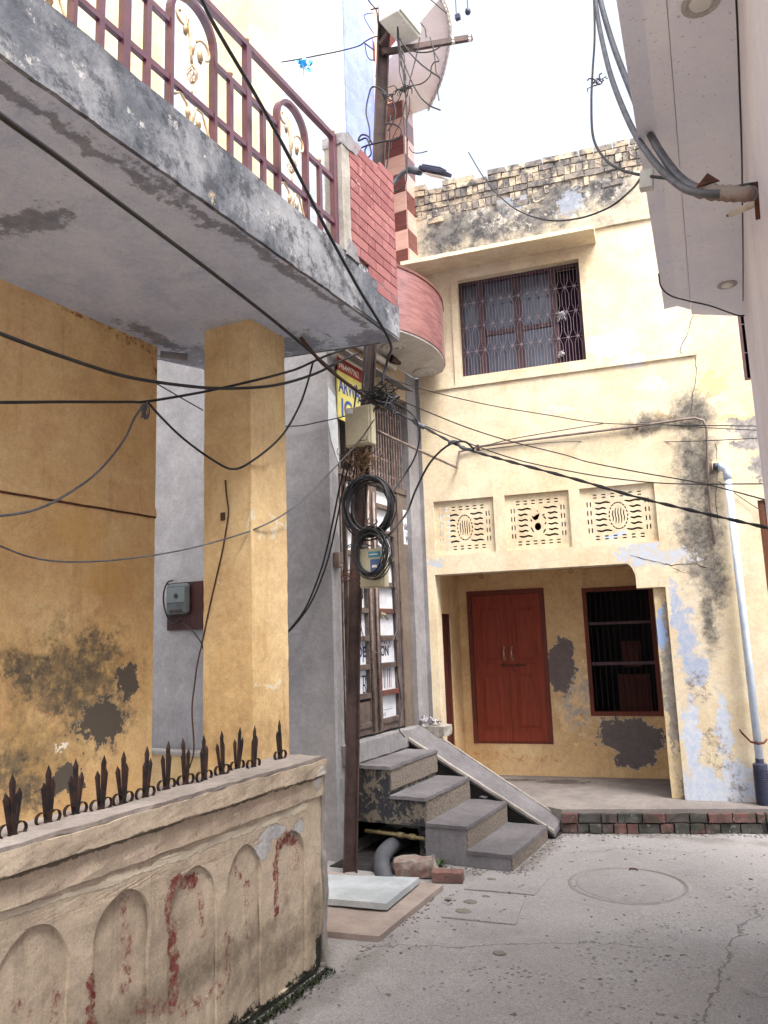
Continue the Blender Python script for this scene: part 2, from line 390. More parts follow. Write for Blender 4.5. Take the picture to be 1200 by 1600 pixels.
M['mortar_red'] = simple('red_mortar', srgb(150, 110, 106), .9, scale=12)
M['mortar'] = simple('old_mortar', srgb(140, 130, 118), .95, scale=14, c2=srgb(92, 88, 84), bump=.5)
# left house
LB = (-3.3, 2.5, 0)
def pZ(L, Z, base=(0, 0, 0)):
    out = []
    for x, y, rx, ry in L:
        a = onZ(x, y, Z); out.append((a.x-base[0], a.y-base[1], rx, ry))
    return out
M['ochre_wall'] = plaster('ochre_wall_paint', OCH, OCH2, [
    dict(pts=pX([(110, 1060, 150, 120), (40, 1180, 110, 110), (150, 1120, 90, 80)], -4.15, LB), col=srgb(112, 96, 72), col2=srgb(176, 146, 96), amp=1.2, a=.75, soft=.8, ns=8),
    dict(pts=pX([(120, 1075, 70, 60), (165, 1125, 50, 50), (15, 1200, 50, 50), (70, 1050, 60, 50), (150, 1020, 50, 40), (60, 1240, 60, 30), (30, 1045, 40, 40)], -4.15, LB), col=srgb(90, 83, 74), col2=srgb(124, 110, 86), amp=1.5, soft=.6, ns=12, h=-.25, grain=.14, gs=7),
    dict(pts=pX([(160, 1130, 40, 36), (100, 1220, 30, 22), (200, 1070, 18, 30)], -4.15, LB), col=srgb(92, 86, 78), amp=1.6, soft=.06, h=-.25),
    dict(pts=pX([(95, 1165, 14, 3)], -4.15, LB), col=WHT, amp=.6),
    dict(pts=pX([(120, 830, 60, 60), (170, 900, 60, 50)], -4.15, LB), col=srgb(200, 158, 88), amp=1.3, a=.5, soft=.8),
    dict(pts=pX([(243, 590, 8, 36), (225, 540, 40, 8), (150, 500, 60, 7)], -4.15, LB), col=srgb(120, 72, 40), amp=1.6, grain=.04),
], axes='yz', streak=.25, cstreak=srgb(120, 84, 44), chips=-.02)
M['column'] = plaster('ochre_column_paint', srgb(204, 178, 136), srgb(192, 162, 116), [
    dict(pts=[(-.1, 1.15, .5, .25)], col=srgb(150, 124, 90), col2=srgb(186, 158, 116), amp=1.6, soft=.9, a=.6),
    dict(pts=[(.09, 1.5, .012, .03), (-.2, 2.2, .01, .015), (-.05, 3.4, .02, .015), (.08, 2.6, .008, .1)], col=srgb(206, 196, 170), amp=1.8)], axes='xz', streak=.45, cstreak=srgb(142, 102, 60), chips=.0)
M['slab'] = plaster('grey_slab_paint', srgb(198, 206, 222), srgb(186, 194, 212), [
    dict(pts=pZ([(55, 345, .28, .12), (20, 350, .3, .06), (300, 560, .5, .25), (470, 540, .3, .3), (580, 530, .3, .25), (250, 530, .1, .5)], 4.09, LB)+[(.72, 1.2, .05, 1.7), (.66, -.6, .05, 1.4)], col=srgb(80, 82, 92), col2=srgb(112, 112, 118), amp=1.8, soft=.5, a=.7),
    ], axes='xy', streak=.0)
M['fascia'] = None
m = Mat('mouldy_fascia_cement'); n1 = m.noise(1.5, 7, .7, .1, stretch=(1, 1, .8)); n2 = m.noise(6.5, 9, .8, .1); n3 = m.noise(44, 4, .75)
col = m.mix(m.map(n1, .36, .6), srgb(142, 144, 148), srgb(84, 88, 96)); col = m.mix(m.math('MULTIPLY', m.map(n2, .48, .6), .8), col, srgb(58, 60, 68))
col = m.mix(m.map(m.noise(5, 8, .8), .58, .64), col, srgb(166, 166, 164)); col = m.mix(m.map(m.noise(3.2, 8, .78), .62, .66), col, srgb(160, 146, 124))
col = m.mix(.35, col, m.mix(n3, (.2, .2, .2, 1), (.8, .8, .8, 1)), 'OVERLAY')
M['fascia'] = m.fin(col, .9, m.math('ADD', m.math('MULTIPLY', n2, .8), m.math('MULTIPLY', n3, .3)), .8, .014, 0, .2)
M['cement'] = plaster('grey_cement', srgb(138, 136, 138), srgb(116, 114, 118), streak=.35, cstreak=srgb(60, 58, 56))
M['cementlight'] = plaster('light_cement', srgb(158, 153, 146), srgb(138, 133, 127), streak=.3, cstreak=srgb(80, 76, 72))
M['greywall'] = plaster('grey_wall_paint', srgb(152, 150, 152), srgb(138, 137, 140), [], streak=.12, cstreak=srgb(120, 114, 112), bump=.25)
M['gatepillar'] = plaster('gate_pillar_cement', srgb(142, 140, 142), srgb(120, 118, 120), [
    dict(pts=[(-.0, 3.2, .05, .3)], col=WHT, amp=.8)], axes='yz', streak=.4, cstreak=srgb(70, 64, 60))
M['gaterecess'] = plaster('gate_reveal_cement', srgb(112, 100, 90), srgb(96, 86, 78), streak=.4, cstreak=srgb(60, 52, 46))
M['tancement'] = plaster('tan_lintel_cement', srgb(170, 152, 128), srgb(150, 134, 114), streak=.3)
M['whitewall'] = plaster('white_wall_paint', srgb(186, 190, 194), srgb(176, 180, 186), streak=.12, bump=.2)
M['lilac'] = plaster('lilac_wall_paint', srgb(136, 148, 206), srgb(130, 142, 200), streak=.05, bump=.1)
M['peach'] = plaster('peach_wall_paint', srgb(196, 168, 160), srgb(188, 160, 150), streak=.05, bump=.1)
M['soffit'] = plaster('soffit_paint', srgb(186, 182, 178), srgb(176, 172, 168), streak=.0, bump=.1)
M['rsoffit'] = plaster('right_soffit_paint', srgb(238, 240, 248), srgb(230, 232, 242), streak=.0, bump=.2)
M['rwall'] = plaster('pale_pink_wall_paint', srgb(228, 228, 240), srgb(220, 218, 230), streak=.06, bump=.2)
# compound wall
CB = (-2.5, 1.5, 0)
def arch_red(m): pass
Mat.warp = .05
def path(P, r, X=-2.49):
    Q = [onX(x, y, X) for x, y in P]; R_ = [abs(onX(x+r, y, X).y-onX(x, y, X).y)+.004 for x, y in P]
    return [(a.y-CB[1], a.z, b.y-CB[1], b.z, ra) for a, b, ra in zip(Q, Q[1:], R_)]
red_a = path([(436, 1425), (437, 1378), (435, 1346), (438, 1322), (449, 1306), (466, 1313)], 5)+path([(270, 1450), (266, 1411), (272, 1390), (286, 1376), (308, 1380)], 8)+path([(277, 1440), (282, 1500), (278, 1560)], 7)+path([(146, 1535), (150, 1610)], 9)
red_b = path([(392, 1372), (394, 1462)], 4)+path([(360, 1460), (362, 1530)], 6)+path([(377, 1348), (380, 1366)], 5)+path([(322, 1398), (324, 1460)], 4)+path([(200, 1402), (203, 1440), (209, 1488), (204, 1540)], 7)+path([(470, 1320), (469, 1352)], 4)+path([(93, 1540), (90, 1600)], 6)+path([(33, 1575), (55, 1600)], 8)+path([(225, 1575), (300, 1578), (350, 1545)], 9)
band = path([(120, 1370), (306, 1308), (470, 1238)], 11, -2.47)
M['cwall'] = plaster('compound_wall_paint', srgb(196, 181, 160), srgb(182, 167, 147), [
    dict(pts=pX([(250, 1560, 300, 50), (430, 1500, 90, 50), (500, 1450, 30, 90)], -2.49, CB), col=srgb(104, 96, 86), col2=srgb(150, 136, 116), amp=1.2, soft=.9, a=.8),
    dict(pts=pX([(285, 1470, 30, 60), (390, 1470, 22, 60), (455, 1400, 18, 60), (205, 1480, 28, 70), (450, 1440, 20, 40)], -2.49, CB), col=srgb(140, 100, 92), col2=srgb(128, 112, 108), amp=1.2, soft=.9, a=.5, grain=.05, gs=7),
    dict(lines=red_a, col=srgb(122, 58, 54), col2=srgb(140, 84, 76), amp=2.2, soft=.25, grain=.12, gs=22, h=.1),
    dict(lines=red_b, col=srgb(122, 62, 58), col2=srgb(140, 84, 78), amp=2.4, soft=.4, grain=.05, gs=24),
    dict(lines=band, col=srgb(126, 72, 66), amp=2.2, soft=.8, grain=-.03, gs=28, a=.85),
    dict(lines=band, col=srgb(186, 160, 150), amp=1.8, soft=.7, a=.5, grain=.06, gs=9),
    dict(pts=pX([(430, 1300, 24, 12), (415, 1325, 12, 16), (470, 1290, 8, 12)], -2.49, CB), col=srgb(160, 162, 168), col2=srgb(196, 194, 190), amp=1.6, h=-.3),
    dict(lines=path([(0, 1432), (160, 1385), (330, 1320), (410, 1287), (480, 1259)], 4), col=srgb(204, 194, 174), amp=2.6, a=.85, h=.4), dict(pts=pX([(500, 1215, 8, 22)], -2.47, CB), col=srgb(206, 202, 196), amp=1.5, h=.4),
    dict(pts=[(2.3, .0, .35, .06), (1.7, -.01, .6, .07), (2.36, .09, .05, .12)], col=srgb(30, 30, 28), col2=srgb(52, 54, 44), amp=1.4, soft=.3),
    dict(pts=[(1.0, 1.03, 3.5, .012)], col=srgb(84, 74, 62), amp=1.8, soft=.4, a=.8),
], axes='yz', streak=.35, cstreak=srgb(104, 90, 78), bump=1.0, chips=.03)
Mat.warp = .28
M['ctop'] = plaster('coping_cement', srgb(160, 152, 146), srgb(136, 128, 122), streak=.2, bump=.8)
M['concrete_step'] = plaster('step_stone', srgb(116, 113, 116), srgb(96, 94, 97), streak=.0, bump=.4)
m = Mat('speckled_riser'); n = m.noise(3, 5, .6); v = m.noise(85, 3, .7); col = m.mix(m.map(v, .4, .6), srgb(140, 130, 118), srgb(92, 87, 84)); col = m.mix(m.map(m.noise(5, 6, .7), .66, .69), col, srgb(200, 190, 168))
M['riser'] = m.fin(col, .9, v, .4, .01, 0, .2)
m = Mat('peeling_black_paint'); n = m.noise(9, 7, .75, .6); v = m.noise(22, 6, .75, .4); col = m.mix(m.map(n, .50, .55), srgb(50, 51, 56), srgb(112, 104, 92)); col = m.mix(m.map(v, .60, .63), col, srgb(142, 136, 126))
M['stepside'] = m.fin(col, .8, m.math('ADD', n, m.math('MULTIPLY', v, .5)), .7, .014, 0, .3)
M['upper'] = plaster('sunlit_ochre_paint', srgb(198, 184, 156), srgb(190, 174, 142), streak=.2, cstreak=srgb(150, 124, 88))  # ochre of the lower wall washed out: overexposed sunlight put into the colour
M['upper2'] = plaster('pale_peach_paint', srgb(240, 232, 228), srgb(234, 226, 222), streak=.05)
M['platform'] = plaster('platform_cement', srgb(132, 126, 122), srgb(112, 106, 104), [dict(pts=[(-1.2, .75, .3, .12), (-1.7, .8, .3, .08)], col=srgb(60, 50, 48), amp=2, a=.7)], axes='xy', streak=0, bump=.6)
# ground
m = Mat('lane_concrete'); g1 = m.noise(.8, 5, .6); g2 = m.noise(3.2, 7, .7, .5); g3 = m.noise(30, 5, .75); vo = m.vor(24, 'F1'); g4 = m.noise(120, 2, .6)
col = m.mix(m.map(g1, .35, .65), srgb(150, 148, 148), srgb(135, 133, 133)); col = m.mix(m.map(g2, .42, .66), col, srgb(148, 146, 146))
col = m.mix(m.math('MULTIPLY', m.map(m.noise(1.6, 7, .75, .1), .55, .75), .4), col, srgb(104, 99, 97))
peb = m.patch([(-.95, 4.75, .5, .9), (-.35, 5.9, .6, .5), (-.75, 3.7, .5, .9), (-1.5, 4.2, .5, .4)], g2, 1.6, .8, 'xy')
pit = m.math('MULTIPLY', m.math('MULTIPLY', m.map(vo, .34, .16), peb), m.map(m.noise(7, 3, .6), .36, .5))
col = m.mix(m.math('MULTIPLY', pit, .65), col, srgb(84, 80, 80))
col = m.mix(.4, col, m.mix(g3, (.15, .15, .15, 1), (.85, .85, .85, 1)), 'OVERLAY')
cr = m.map(m.vor(1.05, 'DISTANCE_TO_EDGE', m.vmath('ADD', m.co, m.mix(.12, (0, 0, 0, 1), m.n('ShaderNodeTexNoise').outputs[1]))), 0, .006, 1, 0)
col = m.mix(m.math('MULTIPLY', m.math('MULTIPLY', cr, m.map(m.noise(2.1, 3, .6), .56, .62)), .35), col, srgb(84, 80, 79))
wet = m.patch([(.0, 7.62, .25, .16)], g2, 1.2, .3, 'xy'); col = m.mix(m.math('MULTIPLY', wet, .6), col, srgb(80, 70, 64))
hh = m.math('SUBTRACT', m.math('ADD', m.math('MULTIPLY', g2, .8), m.math('MULTIPLY', g3, .35)), m.math('MULTIPLY', pit, .35))
col = m.mix(.35, col, m.mix(m.map(g4, .3, .7), (.2, .2, .2, 1), (.8, .8, .8, 1)), 'OVERLAY'); col = m.mix(m.map(m.noise(14, 3, .5), .68, .72), col, srgb(92, 88, 88))
def gpath(P, r):
    Q = [onZ(x, y, 0) for x, y in P]; return [(a.x, a.y, b.x, b.y, r) for a, b in zip(Q, Q[1:])]
Mat.warp = .16; m.warp = .16
ln = m.lines(gpath([(1185, 1425), (1145, 1470), (1118, 1540), (1085, 1600)], .007)+gpath([(690, 1408), (760, 1424), (812, 1436)], .006)+gpath([(560, 1474), (700, 1480), (900, 1468), (1010, 1478)], .006)+gpath([(880, 1330), (960, 1325), (1100, 1330)], .005), g2, .5, .5, 'xy')
col = m.mix(m.math('MULTIPLY', ln, .6), col, srgb(86, 82, 80)); hh = m.math('SUBTRACT', hh, m.math('MULTIPLY', ln, .5)); Mat.warp = .28
edge = m.patch([(-1.2, 7.42, 1.6, .16), (-2.05, 6.5, .14, .8), (-2.35, 3.4, .16, 1.6), (-2.6, 5.75, .7, .2)], g2, 1.1, .9, 'xy'); col = m.mix(m.math('MULTIPLY', edge, .5), col, srgb(92, 86, 80))
M['lane'] = m.fin(col, m.map(g3, .3, .7, .7, .98), m.math('ADD', hh, m.math('MULTIPLY', g4, .1)), .9, .016, 0, .25)
M['patchcement'] = plaster('patched_cement', srgb(144, 139, 136), srgb(128, 124, 122), axes='xy', streak=0, bump=.8)
M['redstone'] = simple('pink_sandstone', srgb(154, 142, 134), .9, scale=5, c2=srgb(136, 124, 118), bump=.5)
M['whitestone'] = simple('pale_marble', srgb(174, 180, 184), .6, scale=4, c2=srgb(152, 158, 162), bump=.3)
M['brick1'] = simple('loose_brick', srgb(124, 92, 84), .95, scale=9, c2=srgb(98, 78, 74), bump=1)
M['rubble'] = simple('mortar_lump', srgb(140, 132, 126), .95, scale=8, c2=srgb(120, 94, 86), bump=1); M['gritm'] = simple('grey_grit', srgb(134, 128, 122), .95, scale=30, c2=srgb(96, 90, 86)); M['pit'] = simple('painted_shade_dark', srgb(30, 28, 30), .95, scale=9, c2=srgb(44, 40, 38), bump=1)  # last one: near-black colour standing for shade under steps and ramp
# metal, wood, plastics
M['maroon'] = simple('maroon_enamel', srgb(86, 42, 56), .3, scale=9, c2=srgb(68, 34, 46), spec=.6)
M['gold'] = simple('faded_gold_paint', srgb(176, 140, 92), .5, .2, scale=20, c2=srgb(200, 186, 160))
M['poletan'] = simple('rusty_brown_steel', srgb(80, 62, 58), .75, .1, scale=6, c2=srgb(54, 43, 42), bump=.6)
M['black'] = simple('black_enamel', srgb(26, 24, 28), .6, .2, scale=22, c2=srgb(62, 42, 34), bump=.5)
M['cable'] = simple('black_cable_sheath', srgb(20, 20, 23), .55, scale=12, c2=srgb(34, 34, 38))
M['cablegrey'] = simple('grey_cable_sheath', srgb(92, 94, 102), .55, scale=12, c2=srgb(66, 68, 74))
M['cablebrown'] = simple('brown_old_cable', srgb(72, 50, 36), .7, scale=12)
M['conduit'] = simple('painted_conduit', srgb(122, 108, 102), .6, scale=10, c2=srgb(92, 78, 72))
M['pvc'] = simple('pale_blue_plastic', srgb(200, 210, 224), .45, scale=5, c2=srgb(176, 192, 212), bump=.05)
M['pvcdark'] = simple('dark_blue_grey_plastic', srgb(52, 56, 78), .5, scale=10)
M['pvcwhite'] = simple('cream_plastic_pipe', srgb(200, 192, 178), .5, scale=8)
M['greypipe'] = simple('grey_corrugated_plastic', srgb(84, 86, 92), .6, scale=8)
M['brass'] = simple('yellow_pipe', srgb(136, 122, 88), .5, scale=14)
M['boxcream'] = simple('cream_steel_box', srgb(176, 170, 146), .5, scale=4, c2=srgb(164, 157, 132), bump=.05)
M['boxwhite'] = simple('white_plastic_box', srgb(206, 206, 200), .45, scale=5, c2=srgb(188, 188, 180), bump=.05)
M['gatesteel'] = simple('brown_gate_steel', srgb(104, 92, 86), .6, .1, scale=9, c2=srgb(76, 64, 60), bump=.3)
M['gatebar'] = simple('gate_bar_paint', srgb(150, 136, 130), .5, .1, scale=12, c2=srgb(108, 92, 88), bump=.2)
M['redrail'] = simple('dull_red_rail', srgb(104, 58, 52), .65, scale=10, c2=srgb(86, 62, 52))
M['banner'] = simple('white_banner_vinyl', srgb(214, 218, 224), .5, scale=5, c2=srgb(196, 200, 208), bump=.1)
M['ink'] = simple('dark_blue_ink', srgb(34, 38, 66), .7); M['inkred'] = simple('faded_red_ink', srgb(160, 96, 106), .7); M['inkgrey'] = simple('faded_grey_ink', srgb(110, 116, 130), .7)
M['inkblue'] = simple('blue_ink', srgb(48, 72, 140), .7)
M['yellow'] = simple('yellow_sign_paint', srgb(196, 186, 96), .7, scale=6, c2=srgb(176, 170, 108)); M['signred'] = simple('red_sign_paint', srgb(140, 44, 34), .6)
M['signwhite'] = simple('white_sign_letters', srgb(226, 220, 214), .6); M['teal'] = simple('teal_sticker', srgb(70, 140, 160), .5); M['navy'] = simple('blue_sticker', srgb(70, 96, 140), .5)
def wood(name, c1, c2, sc=6):
    m = Mat(name); w = m.noise(sc, 6, .65, .6, stretch=(6, 6, .5)); f = m.noise(sc*12, 3, .6, stretch=(3, 3, .4))
    return m.fin(m.mix(m.map(w, .3, .7), c1, c2), .62, m.math('ADD', w, m.math('MULTIPLY', f, .4)), .25, .01, 0, .25)
M['door'] = wood('red_brown_door_paint', srgb(136, 60, 42), srgb(112, 48, 34)); M['doorframe'] = wood('dark_red_frame_paint', srgb(110, 52, 40), srgb(82, 44, 36))
M['woodred'] = wood('dark_side_door_wood', srgb(92, 44, 36), srgb(66, 34, 30)); M['brownwood'] = wood('brown_wood', srgb(96, 60, 40), srgb(70, 42, 30)); M['board'] = wood('dark_meter_board', srgb(66, 36, 32), srgb(48, 26, 26))
M['steel'] = simple('bright_steel', srgb(190, 180, 160), .3, .8)
M['wframe'] = simple('maroon_window_paint', srgb(76, 50, 56), .55, scale=12, c2=srgb(58, 38, 44)); M['grille'] = simple('grey_grille_wire', srgb(130, 118, 124), .5, .2, scale=20)
m = Mat('curtained_glass'); w = m.noise(7, 3, .6, .8, stretch=(7, 1, .5)); M['glass'] = m.fin(m.mix(m.map(w, .35, .65), srgb(76, 82, 98), srgb(54, 60, 76)), .22, None, spec=.6)
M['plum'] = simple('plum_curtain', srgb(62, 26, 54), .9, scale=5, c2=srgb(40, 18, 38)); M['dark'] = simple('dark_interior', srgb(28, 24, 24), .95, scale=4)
M['rag'] = simple('white_rag_cloth', srgb(206, 202, 204), .95, scale=40, c2=srgb(96, 92, 110), bump=.6)
M['rust'] = simple('rusty_iron', srgb(104, 62, 44), .85, .1, scale=20, c2=srgb(70, 44, 38), bump=.6)
M['straw'] = simple('dry_brown_twigs', srgb(128, 104, 80), .95, scale=20, c2=srgb(86, 66, 50))
M['leaf'] = simple('weed_leaf', srgb(74, 96, 54), .7, scale=12, c2=srgb(50, 70, 40)); M['moss'] = simple('dark_moss', srgb(46, 56, 34), .9, scale=12, c2=srgb(34, 36, 28)); M['blueflower'] = simple('blue_plastic_petals', srgb(70, 180, 226), .4, scale=12, c2=srgb(40, 140, 200))
m = Mat('clear_meter_cover'); M['clear'] = m.fin(srgb(100, 108, 110), .1, None, spec=.8); M['meterface'] = simple('grey_meter_body', srgb(78, 84, 86), .25)
def tile(name, c1, c2): 
    m = Mat(name); w = m.noise(4, 5, .6, .5, stretch=(1, 1, 8)); return m.fin(m.mix(m.map(w, .35, .65), c1, c2), .25, w, .05, .005, 0, .5)
M['tilered'] = tile('brown_red_tile', srgb(108, 66, 62), srgb(94, 56, 54)); M['tilepeach'] = tile('peach_tile', srgb(198, 162, 150), srgb(186, 150, 138)); M['band'] = tile('rose_laminate_tile', srgb(138, 98, 96), srgb(114, 78, 78))
m = Mat('lamp_glass'); M['lampglass'] = m.fin(srgb(210, 210, 205), .2, None, spec=.6)
# ================================================================ HOUSE AT THE END OF THE LANE
H = thing('yellow_house', 'cream two-storey house with red double door and perforated panels closing the end of the lane', 'house', FP, FA)
def HP(u, w, z): return HM @ Vector((u, w, z))
zL0, zL1 = 2.64, 3.25
lat = [(-2.31, -1.65), (-1.53, -.86), (-.75, -.02)]
W1 = (-1.92, -.575, 4.62, 5.76); W2 = (.91, 1.62, 4.18, 5.05); BD = (.9, 1.8, .2, 2.98)
def hole(u, z):
    if -2.33 < u < -.27 and z < 2.45: return True
    if -2.33 < u < 0 and z < 2.2: return True
    for a, b in lat:
        if a < u < b and zL0 < z < zL1: return True
    for a, b, c, d in (W1, W2, BD):
        if a < u < b and c < z < d: return True
    return False
us = sorted({-2.42, -2.33, -.27, 0, .9, .91, 1.62, 1.8, 3.2, W1[0], W1[1]} | {x for l in lat for x in l})
zs = sorted({0, .2, 2.2, 2.45, zL0, zL1, 4.18, 5.05, 2.98, W1[2], W1[3], 6.06})
mb = MB().grid_solid(us, zs, hole, 0, .22)
mb.build('wall', M['front'], H, local=True)
# shell behind
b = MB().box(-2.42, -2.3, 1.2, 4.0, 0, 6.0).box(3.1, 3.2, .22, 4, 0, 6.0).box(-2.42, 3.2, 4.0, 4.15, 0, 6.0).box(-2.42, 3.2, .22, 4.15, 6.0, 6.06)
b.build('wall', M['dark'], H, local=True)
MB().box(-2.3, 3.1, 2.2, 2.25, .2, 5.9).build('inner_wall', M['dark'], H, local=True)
# stepped bracket where the opening meets the pier (a quarter curve), and the recessed pier strip
arc = [(-.27, 2.45), (-.36, 2.45)] + [(-.36+.09*math.sin(t), 2.45-.17*(1-math.cos(t))) for t in [R(10*k) for k in range(1, 10)]]
MB().prism(arc, .002, .218, 'y').build('bracket', M['front'], H, local=True)
MB().grid_solid([-.115, -.06, 0], [.2, 1.2, 2.199], lambda a, b: False, .05, .22).build('pier_strip', M['strip'], H, local=True, rough=(.08, .005))
MB().box(-2.42, .5, -.022, -.001, 4.505, 4.53).build('string_course', M['front'], H, local=True, rough=(.12, .003))
# window surround: a raised flat border
a, b_, c, d = W1; e = .075
MB().box(a-e, b_+e, -.018, -.001, d, d+e).box(a-e, b_+e, -.018, -.001, c-e*1.3, c).box(a-e, a, -.018, -.001, c, d).box(b_, b_+e, -.018, -.001, c, d).build('window_surround', M['front'], H, local=True)
# perforated panels
def slot(cx, cz, L, w, ang=0, wav=0, n=9):
    w *= 1.25
    top = []; bot = []
    for i in range(n):
        t = i/(n-1)*2-1; x = t*L/2; yo = wav*math.sin(t*math.pi*1.5); hw = w/2*math.sqrt(max(.12, 1-t**6))
        top.append((x, yo+hw)); bot.append((x, yo-hw))
    ca, sa = math.cos(ang), math.sin(ang)
    return [(cx+x*ca-y*sa, cz+x*sa+y*ca) for x, y in top+bot[::-1]]
for k, (a, b2) in enumerate(lat):
    cu, cz = (a+b2)/2, (zL0+zL1)/2; hw, hh = (b2-a)/2, (zL1-zL0)/2; sx = hw/.335
    sp = [[(a+.001, zL0+.001), (b2-.001, zL0+.001), (b2-.001, zL1-.001), (a+.001, zL1-.001)]]
    for zz in (hh-.075, hh-.105, -hh+.075, -hh+.105):
        for i in range(6): sp.append(slot(cu+(-.2+.08*i)*sx, cz+zz, .042, .011))
    for xx in (.245, .275):
        for s_ in (-1, 1):
            for i in range(4): sp.append(slot(cu+s_*xx*sx, cz-.135+.09*i, .055, .010, math.pi/2))
    for i in range(6):
        zz = -.145+.058*i; ln = .105 if i in (1, 2, 3, 4) else .145; cxo = .155 if i in (1, 2, 3, 4) else .135
        for s_ in (-1, 1): sp.append(slot(cu+s_*cxo*sx, cz+zz, ln*sx, .016, 0, .005))
    if k != 1:
        for i in range(5): sp.append(slot(cu+(-.05+.025*i)*sx, cz, .17 if i in (1, 2, 3) else .12, .009, math.pi/2, .003))
        for i in range(20):
            t = 2*math.pi*i/20; sp.append(slot(cu+.082*sx*math.cos(t), cz+.135*math.sin(t), .028, .010, math.atan2(.135*math.cos(t), -.082*math.sin(t))))
    else:
        sp.append([(cu+.035*math.cos(t)-.005, cz-.05+.042*math.sin(t)) for t in [2*math.pi*i/12 for i in range(12)]])
        sp.append([(cu-.02+p[0], cz+.06+p[1]) for p in [(-.045, .01), (-.02, .0), (0, .015), (.02, .02), (.04, .035), (.035, 0), (.02, -.03), (-.01, -.045), (-.035, -.02)]])
        for dx, dz, L_, an in ((.06, .07, .03, .6), (.07, .04, .04, -.9), (.075, -.02, .03, 1.2), (.06, -.1, .05, 1.0), (-.065, -.08, .06, 2.0), (0, .115, .012, 0), (-.07, .02, .03, 1.6)):
            sp.append(slot(cu+dx*sx, cz+dz, L_, .012, an))
    curve_fill_mesh('perforated_panel', sp, .02, lambda x, z, t: HP(x, .045+t, z), M['lattice'], H)
    # raised mouldings of the recess edge
    MB().box(a, b2, .0, .03, zL0, zL0+.016).build('panel_border', M['lattice'], H, local=True)
# box room behind the panels is closed and dark
MB().box(-2.33, 0.5, .2205, 1.2, 2.5, 2.58).build('ceiling_slab', M['porch'], H, local=True)
# chajja (sloping sunshade)
pr = [(-.47, 5.83), (-.47, 5.875), (0, 6.02), (0, 5.90)]
MB().prism([(w, z) for w, z in pr], -2.44, -.38, 'x').build('sunshade', M['lattice'], H, local=True, rough=(.1, .004))
# parapet: plaster band and bare bricks over it
mb = MB().grid_solid([-2.42+.14*i for i in range(20)]+[.32, .9, 1.6, 3.2], [6.0605, 6.3, 6.62], lambda a, b: False, -.03, .22)
mb.build('parapet', M['parapet'], H, local=True, rough=(.1, .008))
MB().box(-2.42, 3.2, -.018, .2, 6.621, 6.9).build('parapet', M['mortar'], H, local=True)
br = MB(); random.seed(3)
zrow = 6.5
for row in range(6):
    u = -2.42+random.uniform(0, .06); head = row in (1, 3)
    bh = .105 if head else .07
    while u < 1.4:
        L = (.075 if head else .2)*random.uniform(.75, 1.1)
        ok = True
        if row == 0 and random.random() < .55: ok = False
        if row == 5 and (random.random() < .08): ok = False
        if row == 1 and random.random() < .25: ok = False
        if ok:
            p = random.uniform(-.045, -.02)
            Mx = Matrix.Translation((u+L/2, .05, zrow+bh/2)) @ Matrix.Rotation(random.uniform(-.04, .04), 4, 'Y') @ Matrix.Rotation(random.uniform(-.04, .04), 4, 'Z')
            br.box(-L/2+.006, L/2-.006, p-.05, .14, -bh/2+.005, bh/2-.005, Mx)
        u += L
    zrow += bh+.004
br.build('brick_coping', M['brickold'], H, local=True, rough=(.07, .006, 2, 14))
# window 1
a, b_, c, d = W1; w0 = .075
wf = empty('window', FP, FA); wf.parent = H; wf.location = (0, 0, 0); wf.rotation_euler = (0, 0, 0); WM[wf.name] = HM
def hb(x0, x1, y0, y1, z0, z1): return (x0, x1, y0, y1, z0, z1)
mu1 = fac(753, 500, .08)[0]; mu2 = fac(868, 500, .08)[0]
fr = MB(); t = .035
fr.box(a, b_, w0, w0+.06, c, c+t); fr.box(a, b_, w0, w0+.06, d-t, d); fr.box(a, a+t, w0, w0+.06, c+t, d-t); fr.box(b_-t, b_, w0, w0+.06, c+t, d-t)
fr.box(mu1-.035, mu1+.035, w0-.004, w0+.06, c+t, d-t); fr.box(mu2-.035, mu2+.035, w0-.004, w0+.06, c+t, d-t)
mm = (mu1+mu2)/2
fr.box(mm-.04, mm+.04, w0+.03, w0+.07, c+t, d-t); fr.box(mu1+.035, mu2-.035, w0+.032, w0+.066, 5.1, 5.15)
fr.build('frame', M['wframe'], wf, local=True)
MB().box(a+t, mu1-.035, w0+.05, w0+.055, c+t, d-t).box(mu1+.035, mm-.04, w0+.05, w0+.055, c+t, d-t).box(mm+.04, mu2-.035, w0+.05, w0+.055, c+t, d-t).build('pane', M['glass'], wf, local=True)
